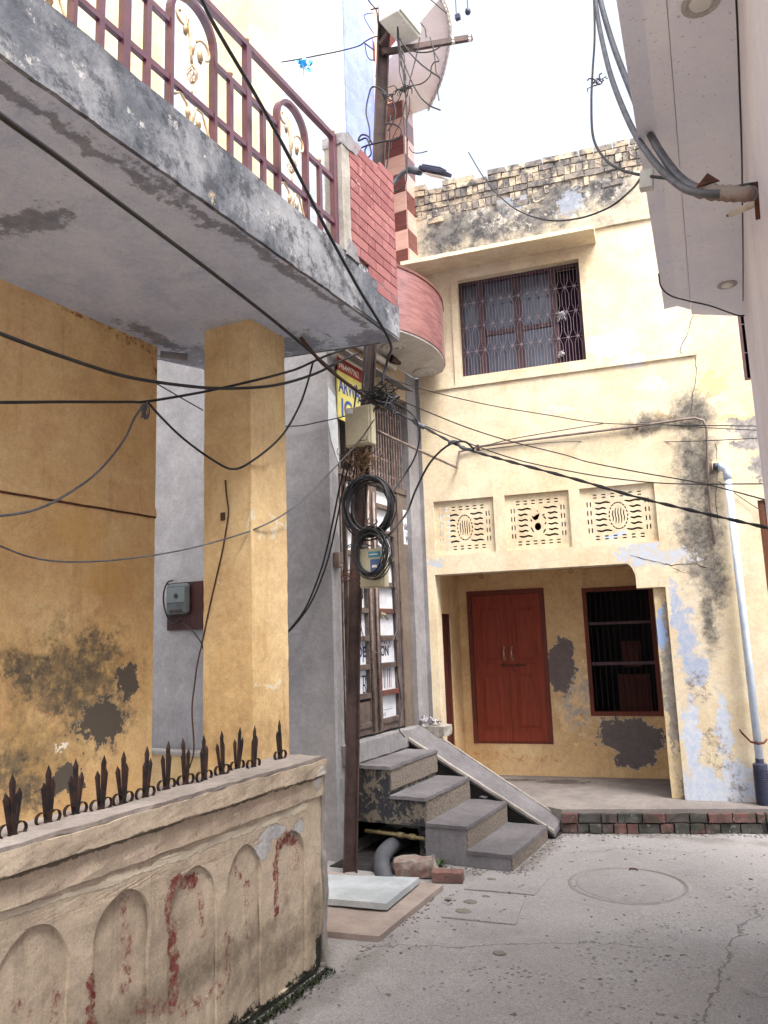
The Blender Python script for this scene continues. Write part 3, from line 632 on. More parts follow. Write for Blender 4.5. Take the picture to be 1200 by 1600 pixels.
# plum curtain in the open leaf, with folds
cu = MB(); n = 24; vs = []; fs = []
for i in range(n+1):
    u = mu2+.04+(b_-t-mu2-.04)*i/n; ww = w0+.16+.02*math.sin(i*1.9)
    vs += [(u, ww, c+t), (u, ww-.01, d-t)]
for i in range(n): fs.append((2*i, 2*i+2, 2*i+3, 2*i+1))
cu.add(vs, fs).build('curtain', M['plum'], wf, local=True, smooth=True)
gr = MB(); rows = [c+.02, c+.3, c+.59, c+.87, d-.02]; ncol = 13; du = (b_-a-.04)/ncol
for k in range(4):
    z0, z1 = rows[k], rows[k+1]
    for i in range(ncol):
        uc = a+.02+du*(i+.5); sh = (k % 2)*du/2*0
        for s_ in (-1, 1):
            o = du*.36*s_
            P = [(uc+s_*.006, 0, z0), (uc+o*.6, 0, z0+.03), (uc+o, 0, z0+.075), (uc+o, 0, z1-.075), (uc+o*.6, 0, z1-.03), (uc+s_*.006, 0, z1)] if (k not in (0, 3)) else \
                ([(uc+o, 0, z0), (uc+o, 0, z1-.075), (uc+o*.6, 0, z1-.03), (uc+s_*.006, 0, z1)] if k == 0 else [(uc+s_*.006, 0, z0), (uc+o*.6, 0, z0+.03), (uc+o, 0, z0+.075), (uc+o, 0, z1)])
            gr.tube([(p[0], .055, p[2]) for p in P], .0032, 5)
        gr.tube([(uc, .055, z0), (uc, .055, z1)], .003, 5)
        if k < 3: gr.box(uc-.012, uc+.012, .05, .06, z1-.012, z1+.012, Matrix.Translation((uc, 0, z1)) @ Matrix.Rotation(R(45), 4, 'Y') @ Matrix.Translation((-uc, 0, -z1)))
for z in rows[1:4]: gr.tube([(a+.02, .055, z), (b_-.02, .055, z)], .0032, 5)
gr.build('grille', M['grille'], wf, local=True)
# window 2 at the right edge
a, b_, c, d = W2
w2 = empty('window', FP); w2.parent = H; w2.location = (0, 0, 0); WM[w2.name] = HM
MB().box(a, b_, .05, .11, c, c+t).box(a, b_, .05, .11, d-t, d).box(a, a+t, .05, .11, c+t, d-t).box(b_-t, b_, .05, .11, c+t, d-t).box(a+.24, a+.28, .05, .11, c+t, d-t).build('frame', M['wframe'], w2, local=True)
g2 = MB()
for i in range(9): g2.tube([(a+.07+i*.07, .06, c+t), (a+.07+i*.07, .06, d-t)], .004, 5)
for z in (c+.3, c+.6): g2.tube([(a+t, .06, z), (b_-t, .06, z)], .004, 5)
g2.build('grille', M['grille'], w2, local=True)
MB().box(BD[0]+.001, BD[1]-.001, .06, .1, .201, BD[3]-.001).box(BD[0]+.001, BD[0]+.06, .02, .06, .201, BD[3]-.001).build('side_door', M['brownwood'], H, local=True)
# porch: door wall, side wall
DW = 1.05
D = (-2.225, -1.31, .55, 2.31); W3 = (-.88, -.115, .86, 2.28)
mb = MB().grid_solid([-2.33, D[0], D[1], W3[0], W3[1], .6], [.2, D[2], W3[2], W3[3], D[3], 2.5], lambda u, z: (D[0] < u < D[1] and D[2] < z < D[3]) or (W3[0] < u < W3[1] and W3[2] < z < W3[3]), DW, DW+.2)
mb.build('porch_wall', M['porch'], H, local=True)
def upl(x, y, u0): 
    q = onpl(x, y, FP+FU*u0, FU)-FP; return q.dot(FN), q.z
sd0 = upl(684, 958, -2.33); sd1 = upl(712, 1130, -2.33)
Sd = (sd0[0], sd1[0], .32, sd0[1])
Mx = Matrix(((0, 1, 0, -2.42), (1, 0, 0, 0), (0, 0, 1, 0), (0, 0, 0, 1)))
MB().grid_solid([.221, Sd[0], Sd[1], 1.2], [0, Sd[2], Sd[3], 2.499], lambda u, z: Sd[0] < u < Sd[1] and Sd[2] < z < Sd[3], 0, .088, Mx).build('porch_wall', M['porch'], H, local=True)
MB().box(-2.40, -2.37, Sd[0]+.001, Sd[1]-.001, Sd[2]+.001, Sd[3]-.001).box(-2.37, -2.35, Sd[0]+.001, Sd[0]+.05, Sd[2]+.001, Sd[3]-.001).box(-2.37, -2.35, Sd[1]-.05, Sd[1]-.001, Sd[2]+.001, Sd[3]-.001).box(-2.37, -2.35, Sd[0]+.05, Sd[1]-.05, Sd[3]-.06, Sd[3]-.001).build('side_door', M['woodred'], H, local=True)
MB().box(.6, .7, .22, 1.25, 0, 2.5).build('porch_wall', M['porch'], H, local=True)
# double door
dr = empty('door', FP); dr.parent = H; dr.location = (0, 0, 0); WM[dr.name] = HM
a, b_, c, d = D
MB().box(a, a+.05, DW-.012, DW+.09, c, d).box(b_-.05, b_, DW-.012, DW+.09, c, d).box(a+.05, b_-.05, DW-.012, DW+.09, d-.055, d).box(a+.05, b_-.05, DW-.004, DW+.09, c, c+.02).build('door_frame', M['doorframe'], dr, local=True)
lw = (b_-a-.1)/2
for s_ in (0, 1):
    x0 = a+.05+s_*lw+.002; x1 = x0+lw-.004; y0 = DW+.018; lf = MB()
    lf.box(x0, x1, y0, y0+.03, c+.022, d-.057)
    zz = [c+.1, c+.85, c+.95, d-.14]
    lf.box(x0, x0+.07, y0-.012, y0-.0005, c+.022, d-.057); lf.box(x1-.07, x1, y0-.012, y0-.0005, c+.022, d-.057)
    for q0, q1 in ((c+.022, c+.13), (c+.78, c+.9), (d-.17, d-.057)): lf.box(x0+.07, x1-.07, y0-.012, y0-.0005, q0, q1)
    for q0, q1 in ((c+.17, c+.74), (c+.94, d-.21)):
        lf.add([(x0+.09, y0-.0005, q0), (x1-.09, y0-.0005, q0), (x1-.09, y0-.0005, q1), (x0+.09, y0-.0005, q1), (x0+.12, y0-.011, q0+.035), (x1-.12, y0-.011, q0+.035), (x1-.12, y0-.011, q1-.035), (x0+.12, y0-.011, q1-.035)], [(0, 1, 5, 4), (1, 2, 6, 5), (2, 3, 7, 6), (3, 0, 4, 7), (4, 5, 6, 7)])
    lf.build('door_leaf', M['door'], dr, local=True, bevel=.002)
    hx = (a+b_)/2 + (-.045 if s_ == 0 else .045); hd = MB()
    hd.tube([(hx, DW+.006, c+.96), (hx, DW-.03, c+.98), (hx, DW-.035, c+1.02), (hx, DW-.03, c+1.06), (hx, DW+.006, c+1.08)], .009, 8); hd.box(hx-.012, hx+.012, DW+.002, DW+.006, c+.94, c+.97); hd.box(hx-.012, hx+.012, DW+.002, DW+.006, c+1.07, c+1.1)
    hd.build('door_handle', M['steel'], dr, local=True, smooth=True)
MB().tube([((a+b_)/2-.09, DW-.008, c+.885), ((a+b_)/2+.2, DW-.008, c+.885)], .008, 8).box((a+b_)/2-.07, (a+b_)/2-.04, DW-.006, DW+.006, c+.86, c+.91).box((a+b_)/2+.1, (a+b_)/2+.13, DW-.006, DW+.006, c+.86, c+.91).tube([((a+b_)/2+.03, DW-.015, c+.88), ((a+b_)/2+.07, DW-.02, c+.81)], .006, 6).build('door_bolt', M['rust'], dr, local=True)
# barred window
w3 = empty('window', FP); w3.parent = H; w3.location = (0, 0, 0); WM[w3.name] = HM
a, b_, c, d = W3; t = .045
MB().box(a, b_, DW-.015, DW+.08, c, c+t).box(a, b_, DW-.015, DW+.08, d-t, d).box(a, a+t, DW-.015, DW+.08, c+t, d-t).box(b_-t, b_, DW-.015, DW+.08, c+t, d-t).build('frame', M['doorframe'], w3, local=True)
g3 = MB()
for i in range(11):
    x = a+t+.03+i*(b_-a-2*t-.06)/10; g3.tube([(x, DW+.03, c+t), (x, DW+.03, d-t)], .006, 6)
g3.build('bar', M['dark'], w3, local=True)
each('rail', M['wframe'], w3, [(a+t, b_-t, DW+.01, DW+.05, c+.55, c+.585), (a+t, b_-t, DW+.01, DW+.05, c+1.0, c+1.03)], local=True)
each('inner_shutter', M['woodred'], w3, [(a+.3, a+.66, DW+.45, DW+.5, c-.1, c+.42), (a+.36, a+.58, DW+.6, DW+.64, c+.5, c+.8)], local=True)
# two hooks under the beam
for px in (752, 892):
    q = fac(px, 897, .1); pts = [HP(q[0]+.018*math.sin(t), .1, 2.43-.02+.018*math.cos(t)) for t in [2*math.pi*i/10*.85+.2 for i in range(11)]]
    MB().tube([HP(q[0], .1, 2.452)]+pts, .004, 5).build('hook', M['rust'], H)
# platform with two brick courses
cl = [Vector((-2.05, 7.22, 0)), Vector((-.40, 7.80, 0)), Vector((.6, 8.12, 0)), Vector((2.6, 8.7, 0))]
poly = [(-3.38, 7.31), (-2.2, 7.31)]+[(p.x, p.y+.02) for p in cl]+[tuple(HP(2.9, -.002, 0))[:2], tuple(HP(.0, -.002, 0))[:2], tuple(HP(.0, DW, 0))[:2], tuple(HP(-2.33, DW, 0))[:2], tuple(HP(-2.33, .1, 0))[:2], (-3.38, 7.58)]
MB().prism(poly, .0, .198).build('plinth', M['platform'], H)
bc = MB(); random.seed(5)
for row, (z0, z1) in enumerate(((.0, .085), (.09, .172))):
    for i in range(3):
        p, q = cl[i], cl[i+1]; L = (q-p).length; d_ = (q-p)/L; s_ = random.uniform(-.1, 0)
        if i == 2 and row == 0: L = 1.2
        while s_ < L-.05:
            bl = random.uniform(.14, .23) if row else random.uniform(.1, .2); e_ = min(s_+bl, L); s0 = max(s_, 0)
            if e_-s0 > .04:
                ang = math.atan2(d_.y, d_.x)
                Mx = Matrix.Translation(p+d_*((s0+e_)/2)) @ Matrix.Rotation(ang+random.uniform(-.03, .03), 4, 'Z')
                o = random.uniform(-.018, .008); hl = (e_-s0)/2-.006
                bc.box(-hl, hl, o-.03, .018, z0+random.uniform(0, .006), z1-random.uniform(0, .008), Mx)
            s_ += bl
bc.build('brick_course', M['brickcurb'], H, rough=(.05, .007, 1, 18))
# conduit running over the front, clamps
cd = [(640, 703), (664, 716), (690, 727), (714, 731), (717, 706), (747, 698), (860, 683), (995, 666), (1085, 653), (1099, 657), (1104, 668), (1107, 752), (1112, 815), (1116, 850)]
pts = [facw(x, y, -.03) for x, y in cd]; p4_ = pts[3]; p0_ = onY(588, 673, 5.5)
pts[:3] = [p0_.lerp(p4_, k/6) for k in range(6)]
con = MB().tube(pts, .013, 8); o = tag(con.build('conduit_pipe', M['conduit'], smooth=True), 'thin grey conduit pipe bending along the cream wall above the perforated panels', 'pipe')
for x, y in ((747, 698), (995, 666)):
    q = facw(x, y, -.02); MB().box(q.x-.012, q.x+.012, q.y-.02, q.y+.018, q.z-.03, q.z+.02).build('clamp', M['rust'], o)
# pale pipe on the right with corrugated boot
e1 = fac(1135, 735); e2 = fac(1187, 1192, -.08); X0 = e2[0]
dp = thing('drain_pipe', 'pale blue plastic drain pipe standing on a ribbed dark boot at the right edge', 'pipe', HP(X0, -.09, .2), FA)
MB().tube([HP(X0, -.09, .5), HP(X0-.005, -.085, 2), HP(X0-.01, -.08, 3.2)], .034, 16).build('pipe', M['pvc'], dp, smooth=True)
MB().tube([HP(X0-.01, -.08, 3.2), HP(X0-.01, -.08, 3.26), HP(X0-.02, -.08, 3.3), HP(X0-.05, -.08, 3.325), HP(X0-.08, -.075, 3.33)], .040, 16).build('elbow', M['pvc'], dp, smooth=True)
MB().tube([HP(X0-.08, -.075, 3.33), HP(X0-.125, -.065, 3.335)], .036, 16).build('elbow_mouth', M['pvcdark'], dp, smooth=True)
pr = [(.045, 0)]; 
for i in range(17): pr += [(.062, .005+i*.018), (.062, .014+i*.018), (.053, .016+i*.018), (.053, .021+i*.018)]
pr += [(.060, .312), (.060, .352), (.045, .36), (.034, .362), (.034, .40)]
MB().lathe([(r*1.05, z) for r, z in pr], HP(X0, -.09, .199), 24).build('ribbed_boot', M['pvcdark'], dp, smooth=False)
MB().strap([HP(X0-.13, -.0, .84), HP(X0-.12, -.03, .82), HP(X0-.06, -.12, .75), HP(X0, -.138, .735), HP(X0+.05, -.11, .74), HP(X0+.09, -.02, .76)], .02, .006, (0, 0, 1)).build('clamp', M['rust'], dp)
# rags in the grille
def rag(name, c, s, seed, label, cat, mat='rag', flat=.6, parent=None):
    random.seed(seed); b = MB(); n = 14; vs = []; fs = []
    for i in range(n):
        for j in range(n):
            u, v = i/(n-1)*2-1, j/(n-1)*2-1
            p = Vector((u, v, 0))*.9; q = mnoise.noise_vector(Vector((u*1.6+seed, v*1.6, seed)))+.6*mnoise.noise_vector(Vector((u*4+seed, v*4, 1)))
            p = Vector((p.x*.75+q.x*.7, p.y*.75+q.y*.7, q.z*1.1)); vs.append(Vector(c)+Vector((p.x*s[0], p.y*s[1], p.z*s[2])))
    for i in range(n-1):
        for j in range(n-1): a = i*n+j; fs.append((a, a+1, a+n+1, a+n))
    b.add(vs, fs); o = b.build(name, M[mat], smooth=True)
    mo = o.modifiers.new('s', 'SOLIDIFY'); mo.thickness = .003
    return tag(o, label, cat)
rag('white_rag', facw(876, 494, .03), (.05, .02, .09), 4, 'crumpled white rag stuffed in the middle of the upper window grille', 'rag')
rag('white_rag', facw(877, 553, .03), (.04, .02, .05), 9, 'small pale rag stuck at the lower edge of the upper window grille', 'rag')
# weeds along the kerb
def weed(c, s, n, seed, label):
    random.seed(seed); b = MB(); c = Vector(c)
    for i in range(n):
        t = random.uniform(0, 2*math.pi); l = s*random.uniform(.6, 1.2); up = random.uniform(.3, 1.1)
        d = Vector((math.cos(t), math.sin(t), 0)); w = Vector((-d.y, d.x, 0))*l*.16
        p1 = c+d*l*.45+Vector((0, 0, l*.55*up)); p2 = c+d*l+Vector((0, 0, l*.45*up))
        b.add([c-w*.3, c+w*.3, p1+w, p1-w, p2], [(0, 1, 2, 3), (3, 2, 4)])
    return tag(b.build('weed', M['leaf']), label, 'weed')
for k, (x, y, z, s, n, lb) in enumerate([(918, 1278, .08, .08, 14, 'weed tuft hanging over the brick kerb nearest the ramp'), (905, 1296, .0, .06, 16, 'low weed at the foot of the kerb beside the ramp end'), (1093, 1288, .05, .07, 9, 'little pale weed growing in the brick kerb below the pier')]):
    q = onZ(x, y, z); weed((q.x, q.y-.02, z), s, n, k+20, lb)
weed(onZ(686, 1352, .0), .09, 18, 31, 'green weed growing at the foot of the steps by the rubble')
q = onZ(1075, 1247, .2); weed((q.x, q.y-.05, .2), .06, 30, 33, 'yellowish weed at the foot of the peeling pier')
# brick-built reddish block right of conduit: small white plastered brick
q = fac(1117, 726); tag(MB().box(q[0]-.03, q[0]+.05, -.03, -.001, q[1]-.05, q[1]+.03, HM).build('junction_block', M['lattice'], rough=(.03, .004)), 'small cream junction block beside the mouldy conduit pipe', 'box')

def crack(pts, r, off=-.002):
    P_ = []
    for i in range(len(pts)-1):
        for k in range(5):
            t = k/5; x = pts[i][0]*(1-t)+pts[i+1][0]*t+random.uniform(-1.2, 1.2); y = pts[i][1]*(1-t)+pts[i+1][1]*t+random.uniform(-1.2, 1.2); P_.append(facw(x, y, off+.002))
    MB().tube(P_, [r*random.uniform(.4, 1.2) for _ in P_], 5).build('crack', M['dark'], H)
random.seed(6)
crack([(1083, 492), (1075, 520), (1062, 545), (1066, 556), (1084, 556)], .0035); crack([(1086, 560), (1089, 585), (1082, 612), (1079, 655)], .004)
crack([(985, 868), (1020, 876), (1050, 884), (1085, 880), (1108, 890)], .0035); crack([(1040, 880), (1060, 892), (1084, 896)], .0025)
crack([(1118, 690), (1122, 735), (1118, 780), (1124, 830)], .003)
# ================================================================ NEIGHBOUR HOUSE WITH THE GATE
X0 = -3.5
G = thing('neighbour_house', 'grey and peach house with tall steel gate, round balcony and chequered tile column', 'house', (X0, 6.4, 0))
gy = lambda x, y: onX(x, y, X0).y
gz = lambda x, y: onX(x, y, X0).z
# plain wall facing the camera
MB().grid_solid([-9, -6, -5, -4, -3.5], [0, 1.2, 2.4, 3.6, 5.3], lambda a, b: False, 5.7, 5.85).build('front_wall', M['greywall'], G)
gl0, gl1, gr0, gr1 = gy(540, 900)-.0, gy(538, 1000), gy(650, 1000), 7.60
pe = gy(523, 900); ga = gy(529, 900); gb = gy(637, 1029); gc = gy(651, 1029)        # gate opening
MB().box(-3.7, -3.5, 5.851, pe, 0, 4.679).build('gate_pillar', M['gatepillar'], G, rough=(.15, .004))
MB().box(-3.7, -3.535, pe, ga, 0, 4.3).build('gate_reveal', M['gaterecess'], G)
MB().box(-3.7, -3.555, gb+.001, gc, 0, 3.3).build('gate_reveal', M['gaterecess'], G)
gd = gy(668, 1029)
MB().box(-3.7, -3.5, gc, gd, 0, 4.679).build('gate_pillar', M['gatepillar'], G, rough=(.15, .004, 4))
MB().box(-3.7, -3.455, gd+.001, 7.595, 0, 4.679).build('gate_pillar', M['gatepillar'], G, rough=(.15, .004, 4))
MB().box(-3.7, -3.505, pe+.001, gc-.001, 4.33, 4.679).build('gate_lintel', M['tancement'], G, rough=(.15, .003))
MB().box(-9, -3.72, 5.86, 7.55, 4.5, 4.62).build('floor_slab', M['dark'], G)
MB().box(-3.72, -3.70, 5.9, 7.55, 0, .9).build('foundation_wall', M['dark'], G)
MB().box(-9, -3.72, 7.4, 7.55, 0, 4.5).build('side_wall', M['greywall'], G)
# gate sill and landing
MB().box(-3.72, -3.44, ga-.02, gc, .74, .9).build('gate_sill', M['cement'], G, rough=(.08, .006, 8))
# --- gate
gt = empty('gate', (X0, 6.7, .9)); gt.parent = G; gt.location = (0, .3, .9); WM[gt.name] = Matrix.Translation((X0, 6.7, .9))
zt, zm, zb = 4.30, 3.32, .92
xg = -3.57
b = MB(); NB = 20; yb0 = ga+.34
for i in range(NB):
    y = yb0+.03+i*(gc-.04-yb0-.03)/(NB-1); b.box(xg-.006, xg+.006, y-.006, y+.006, zm+.03, zt-.02)
for i in range(4):
    y = ga+.03+i*.05; b.box(xg-.006, xg+.006, y-.008, y+.008, zb, zt-.02)
b.build('bar', M['gatebar'], gt)
b = MB()
for z in (3.46, 3.62, 3.9, 4.12): b.box(xg-.012, xg-.006, yb0, gc-.02, z-.012, z+.012)
b.build('cross_strip', M['gatesteel'], gt)
b = MB().box(xg-.03, xg+.03, ga, gc-.002, zm-.02, zm+.035).box(xg-.03, xg+.03, ga, gc-.002, zt-.02, zt+.03).box(xg-.03, xg+.03, gb-.03, gb, zb, zm-.035).box(xg-.03, xg+.03, ga, ga+.025, zb, zm-.035).box(xg-.03, xg+.03, ga+.22, ga+.245, zb, zm-.035)
b.build('frame', M['gatesteel'], gt)
# stiles
ys = dict(a=gy(566, 1029), b=gy(585, 1029), c=gy(594, 1029), d=gy(603, 1029), e=gy(629, 1029), f=gb-.035)
each('leaf_stile', M['gatesteel'], gt, [(xg-.02, xg+.022, ys['b'], ys['c']-.004, zb, zm-.036), (xg-.02, xg+.022, ys['c']+.004, ys['d'], zb, zm-.036), (xg-.02, xg+.018, ys['e'], gb-.031, zb, zm-.036)], bevel=.003)
for y in (ys['b']+.02, ys['c']+.022): MB().tube([(xg+.04, y, zb+.02), (xg+.04, y, zm-.1)], .014, 8).build('hinge_pipe', M['gatebar'], gt, smooth=True)
rails = [zb+.09+.262*i for i in range(9)]
for i, z in enumerate(rails):
    each('cross_rail', M['redrail' if i in (1, 4) else 'gatesteel'], gt, [(xg-.014, xg+.026, ys['d']+.001, ys['e']-.001, z-.024, z+.024)], bevel=.003)
    each('cross_rail', M['redrail' if i == 5 else 'gatesteel'], gt, [(xg-.014, xg+.026, ga+.246, ys['b']-.001, z-.024, z+.024)], bevel=.003)
each('kick_plate', M['gatesteel'], gt, [(xg-.012, xg+.012, ys['d']+.001, ys['e']-.001, zb+.005, zb+.064), (xg-.012, xg+.012, ga+.246, ys['b']-.001, zb+.005, zb+.3)])
q = onX(597, 962, xg+.05); MB().tube([q+Vector((.0, -.03, .02)), q+Vector((.02, .01, .01)), q+Vector((.02, .07, -.035))], [.016, .016, .012], 8).box(q.x-.02, q.x+.01, q.y-.04, q.y-.01, q.z-.03, q.z+.04).build('latch', M['steel'], gt)
# banner sheets tied behind the rails, with their faded print
xb = xg-.025
bs = thing('banner_sheet', 'white vinyl banner with BON lettering tied behind the right half of the steel gate', 'banner', (xb, ys['d'], zb+.1))
b = MB(); MB.box(b, xb-.003, xb, ys['d']-.02, ys['e']+.01, zb+.08, zm-.05); b.build('sheet', M['banner'], bs)
def tx(body, y, z, size, mat, par, bold=.0, sx=1.0): return text_mesh('lettering', body, size, (xb+.002, y, z), (0, 1, 0), (0, 0, 1), mat, par, bold, sx)
pw = ys['e']-ys['d']
tx('BON', ys['d']+.005, rails[3]-.17+.0, .135, M['ink'], bs, .003, .82)
tx('TIME', ys['d']+.005, rails[7]-.10, .11, M['inkgrey'], bs, .002, .72); tx('BOND', ys['d']+.005, rails[7]-.21, .12, M['ink'], bs, .003, .66)
b = MB(); br_ = MB()
for rr, n in ((2, 7), (6, 4), (3, 5)):
    for i in range(n):
        y = ys['d']+.04+i*pw*.75/n; z1_ = rails[rr]-.035 if rr != 3 else rails[3]-.03; hgt = .19 if rr == 2 else (.15 if rr == 6 else .03)
        (br_ if i % 2 else b).box(xb, xb+.002, y, y+.008+.006*(i % 3), z1_-hgt, z1_)
for i in range(6): b.box(xb, xb+.002, ys['d']+.012+i*.024, ys['d']+.018+i*.024, rails[0]+.035, rails[0]+.07)
b.box(xb, xb+.002, ys['d']+.01, ys['d']+pw*.8, rails[0]+.095, rails[0]+.099).box(xb, xb+.002, ys['d']+.01, ys['d']+pw*.8, rails[4]-.07, rails[4]-.066)
b.box(xb, xb+.002, ys['d']+.06, ys['d']+.085, rails[1]-.06, rails[1]-.04)
b.build('printed_stripe', M['inkgrey'], bs); br_.build('printed_stripe', M['inkred'], bs)
bl = thing('banner_sheet', 'white vinyl banner with letters D B and T behind the left gate leaf', 'banner', (xb, ga+.2, zb+.3))
MB().box(xb-.003, xb, ga+.23, ys['b']+.01, zb+.33, zm-.05).build('sheet', M['banner'], bl)
yb_ = ys['b']
tx('D', yb_-.15, rails[3]-.17, .14, M['ink'], bl, .003, .85); tx('B', yb_-.045, rails[3]-.17, .14, M['ink'], bl, .003, .8)
tx('TI', yb_-.085, rails[2]-.16, .12, M['ink'], bl, .002, .8); tx('DA', yb_-.075, rails[1]+.02, .12, M['ink'], bl, .002, .7)
tx('T', yb_-.09, rails[6]-.2, .12, M['ink'], bl, .003, .85); tx('B', yb_-.07, rails[5]-.15, .12, M['ink'], bl, .003, .85)
MB().box(xb, xb+.002, yb_-.055, yb_-.04, rails[3]-.22, rails[3]-.04).build('printed_stripe', M['inkblue'], bl)
zz0, zz1 = gz(641, 797), gz(641, 850); yy0 = gy(637, 820)
sp2 = thing('poster_strip', 'torn white strip with dark scribbles on the brown reveal right of the gate', 'poster', (-3.553, yy0, zz1))
MB().box(-3.554, -3.551, yy0, yy0+.09, zz1, zz0).build('paper', M['banner'], sp2, rough=(.03, .003, 3, 20))
b = MB(); random.seed(3)
for k in range(16):
    y, z = yy0+.01+random.random()*.05, zz1+.02+random.random()*(zz0-zz1-.06); b.tube([(-3.549, y+random.uniform(-.01, .02)*j, z+random.uniform(-.01, .02)*j) for j in range(4)], .0025, 4)
b.build('scribble', M['ink'], sp2)
# narrow posters by the left reveal
pz = thing('paper_poster', 'torn white paper strips pasted beside the left gate post below the sign', 'poster', (-3.53, ga-.06, 2.2))
for (y0_, y1_) in ((768, 850), (862, 915)):
    za, zc = gz(527, y0_), gz(527, y1_); MB().box(-3.534, -3.531, ga-.075, ga-.01, min(za, zc), max(za, zc)).build('paper', M['banner'], pz, rough=(.04, .003, 3, 20))
for z in (3.05, 2.85): text_mesh('lettering', 'OM', .09, (-3.530, ga-.07, z-.1), (0, 1, 0), (0, 0, 1), M['ink'], pz, .0, .5)
tag(MB().box(-3.5, -3.44, ga-.09, ga-.01, 2.42, 2.55).build('bell_box', M['conduit'], bevel=.005), 'small brown switch box on the left gate post beside the paper strips', 'box')
# sign over the gate
sg = thing('shop_sign', 'hand-painted yellow sign with red top band and blue letters above the gate', 'sign', (-3.48, 6.0, 3.9))
sy0, sy1 = gy(524, 610), gy(565, 610); sz0, sz1 = gz(527, 655), gz(523, 578)
MB().box(-3.50+.012, -3.475, sy0, sy1, sz0, sz1).build('board', M['yellow'], sg)
MB().box(-3.4745, -3.472, sy0, sy1, sz1-.0, sz1+.13).build('band', M['signred'], sg)
MB().box(-3.4745, -3.468, sy0, sy1, sz1+.13, sz1+.15).build('trim', M['signwhite'], sg)
text_mesh('lettering', '9464497962', .085, (-3.4715, sy0+.02, sz1+.03), (0, 1, 0), (0, 0, 1), M['signwhite'], sg, .001, (sy1-sy0)/.56)
text_mesh('lettering', 'ARWAS', .19, (-3.4745, sy0+.02, sz1-.2), (0, 1, 0), (0, 0, 1), M['inkblue'], sg, .005, (sy1-sy0)/.72)
text_mesh('lettering', 'IC', .24, (-3.4745, sy0+.05, sz0+.04), (0, 1, 0), (0, 0, 1), M['inkblue'], sg, .006, .9)
MB().prism([(-3.47, 4.42), (-3.3, 4.36), (-3.3, 4.37), (-3.47, 4.44)], ga-.15, gb+.0, 'y').build('rain_flap', M['cement'], sg)
# white paint splash on left pillar
zz = gz(515, 700); 
tag(curve_fill_mesh('paint_patch', [[(gy(512, 605), gz(512, 605)), (gy(523, 620), gz(523, 620)), (gy(527, 660), gz(527, 660)), (gy(529, 725), gz(529, 725)), (gy(524, 712), gz(524, 712)), (gy(517, 690), gz(517, 690)), (gy(512, 660), gz(512, 660))]], .002, lambda a_, b_, t: (-3.495+t, a_, b_), M['whitewall']), 'bare white paint splash on the grey post left of the yellow sign', 'paint patch')
# --- round balcony over the gate
zB = 4.68
out = [(-3.5, 5.72), (-3.3, 5.78), (-3.16, 5.95), (-3.05, 6.22), (-2.955, 6.52), (-2.925, 6.85), (-2.965, 7.15), (-3.05, 7.4), (-3.14, 7.55), (-3.24, 7.60), (-3.5, 7.585)]
oc = [(p.x, p.y) for p in catmull([(x, y, 0) for x, y in out[1:-2]], 6)]
full = [out[0]]+oc+[out[-2], out[-1]]
MB().prism(full, zB, zB+.1).build('balcony_floor', M['soffit'], G)
cx_, cy_ = -3.5, 6.75
def off(p, d):
    v = Vector((p[0]-cx_, p[1]-cy_)).normalized(); return (p[0]+v.x*d, p[1]+v.y*d)
ring = [(p[0]+.0, p[1]) for p in full[:-1]]
b = MB(); n = len(ring); vs = []; fs = []
z0_, z1_ = zB+.02, 5.33
for p in ring:
    o_ = off(p, .012); i_ = off(p, -.09); vs += [(o_[0], min(o_[1], 7.60), z0_), (o_[0], min(o_[1], 7.60), z1_), (i_[0], min(i_[1], 7.60), z1_), (i_[0], min(i_[1], 7.60), z0_)]
for i in range(n-1):
    for k in range(4): l = (k+1) % 4; fs.append((4*i+k, 4*i+l, 4*i+4+l, 4*i+4+k))
fs += [(0, 1, 2, 3), (4*n-1, 4*n-2, 4*n-3, 4*n-4)]
b.add(vs, fs).build('balcony_front', M['band'], G)
b = MB(); vs = []; fs = []
for p in ring:
    o_ = off(p, .022); i_ = off(p, -.1); vs += [(o_[0], min(o_[1], 7.60), z1_), (o_[0], min(o_[1], 7.60), z1_+.03), (i_[0], min(i_[1], 7.60), z1_+.03), (i_[0], min(i_[1], 7.60), z1_)]
for i in range(n-1):
    for k in range(4): l = (k+1) % 4; fs.append((4*i+k, 4*i+l, 4*i+4+l, 4*i+4+k))
b.add(vs, fs).build('balcony_cap', M['redrail'], G)
for (x, y) in ((615, 542), (663, 581)):
    q = onZ(x, y, zB-.001); c = (q.x, q.y, zB)
    MB().lathe([(.13, 0), (.125, -.01), (.11, -.016), (.095, -.006), (.08, -.006), (.07, -.014), (.045, -.014), (.04, -.004), (.0, -.004)][::-1], c, 28).build('ceiling_rose', M['soffit'], G, smooth=True)
MB().tube([(-3.44, 6.0, 4.60), (-3.44, 6.95, 4.60)], .035, 12).build('duct_pipe', M['soffit'], G, smooth=True)
MB().tube([(-3.40, 6.78, 4.645), (-3.36, 6.93, 4.63)], [.05, .02], 10).build('bulb_shade', M['black'], G)
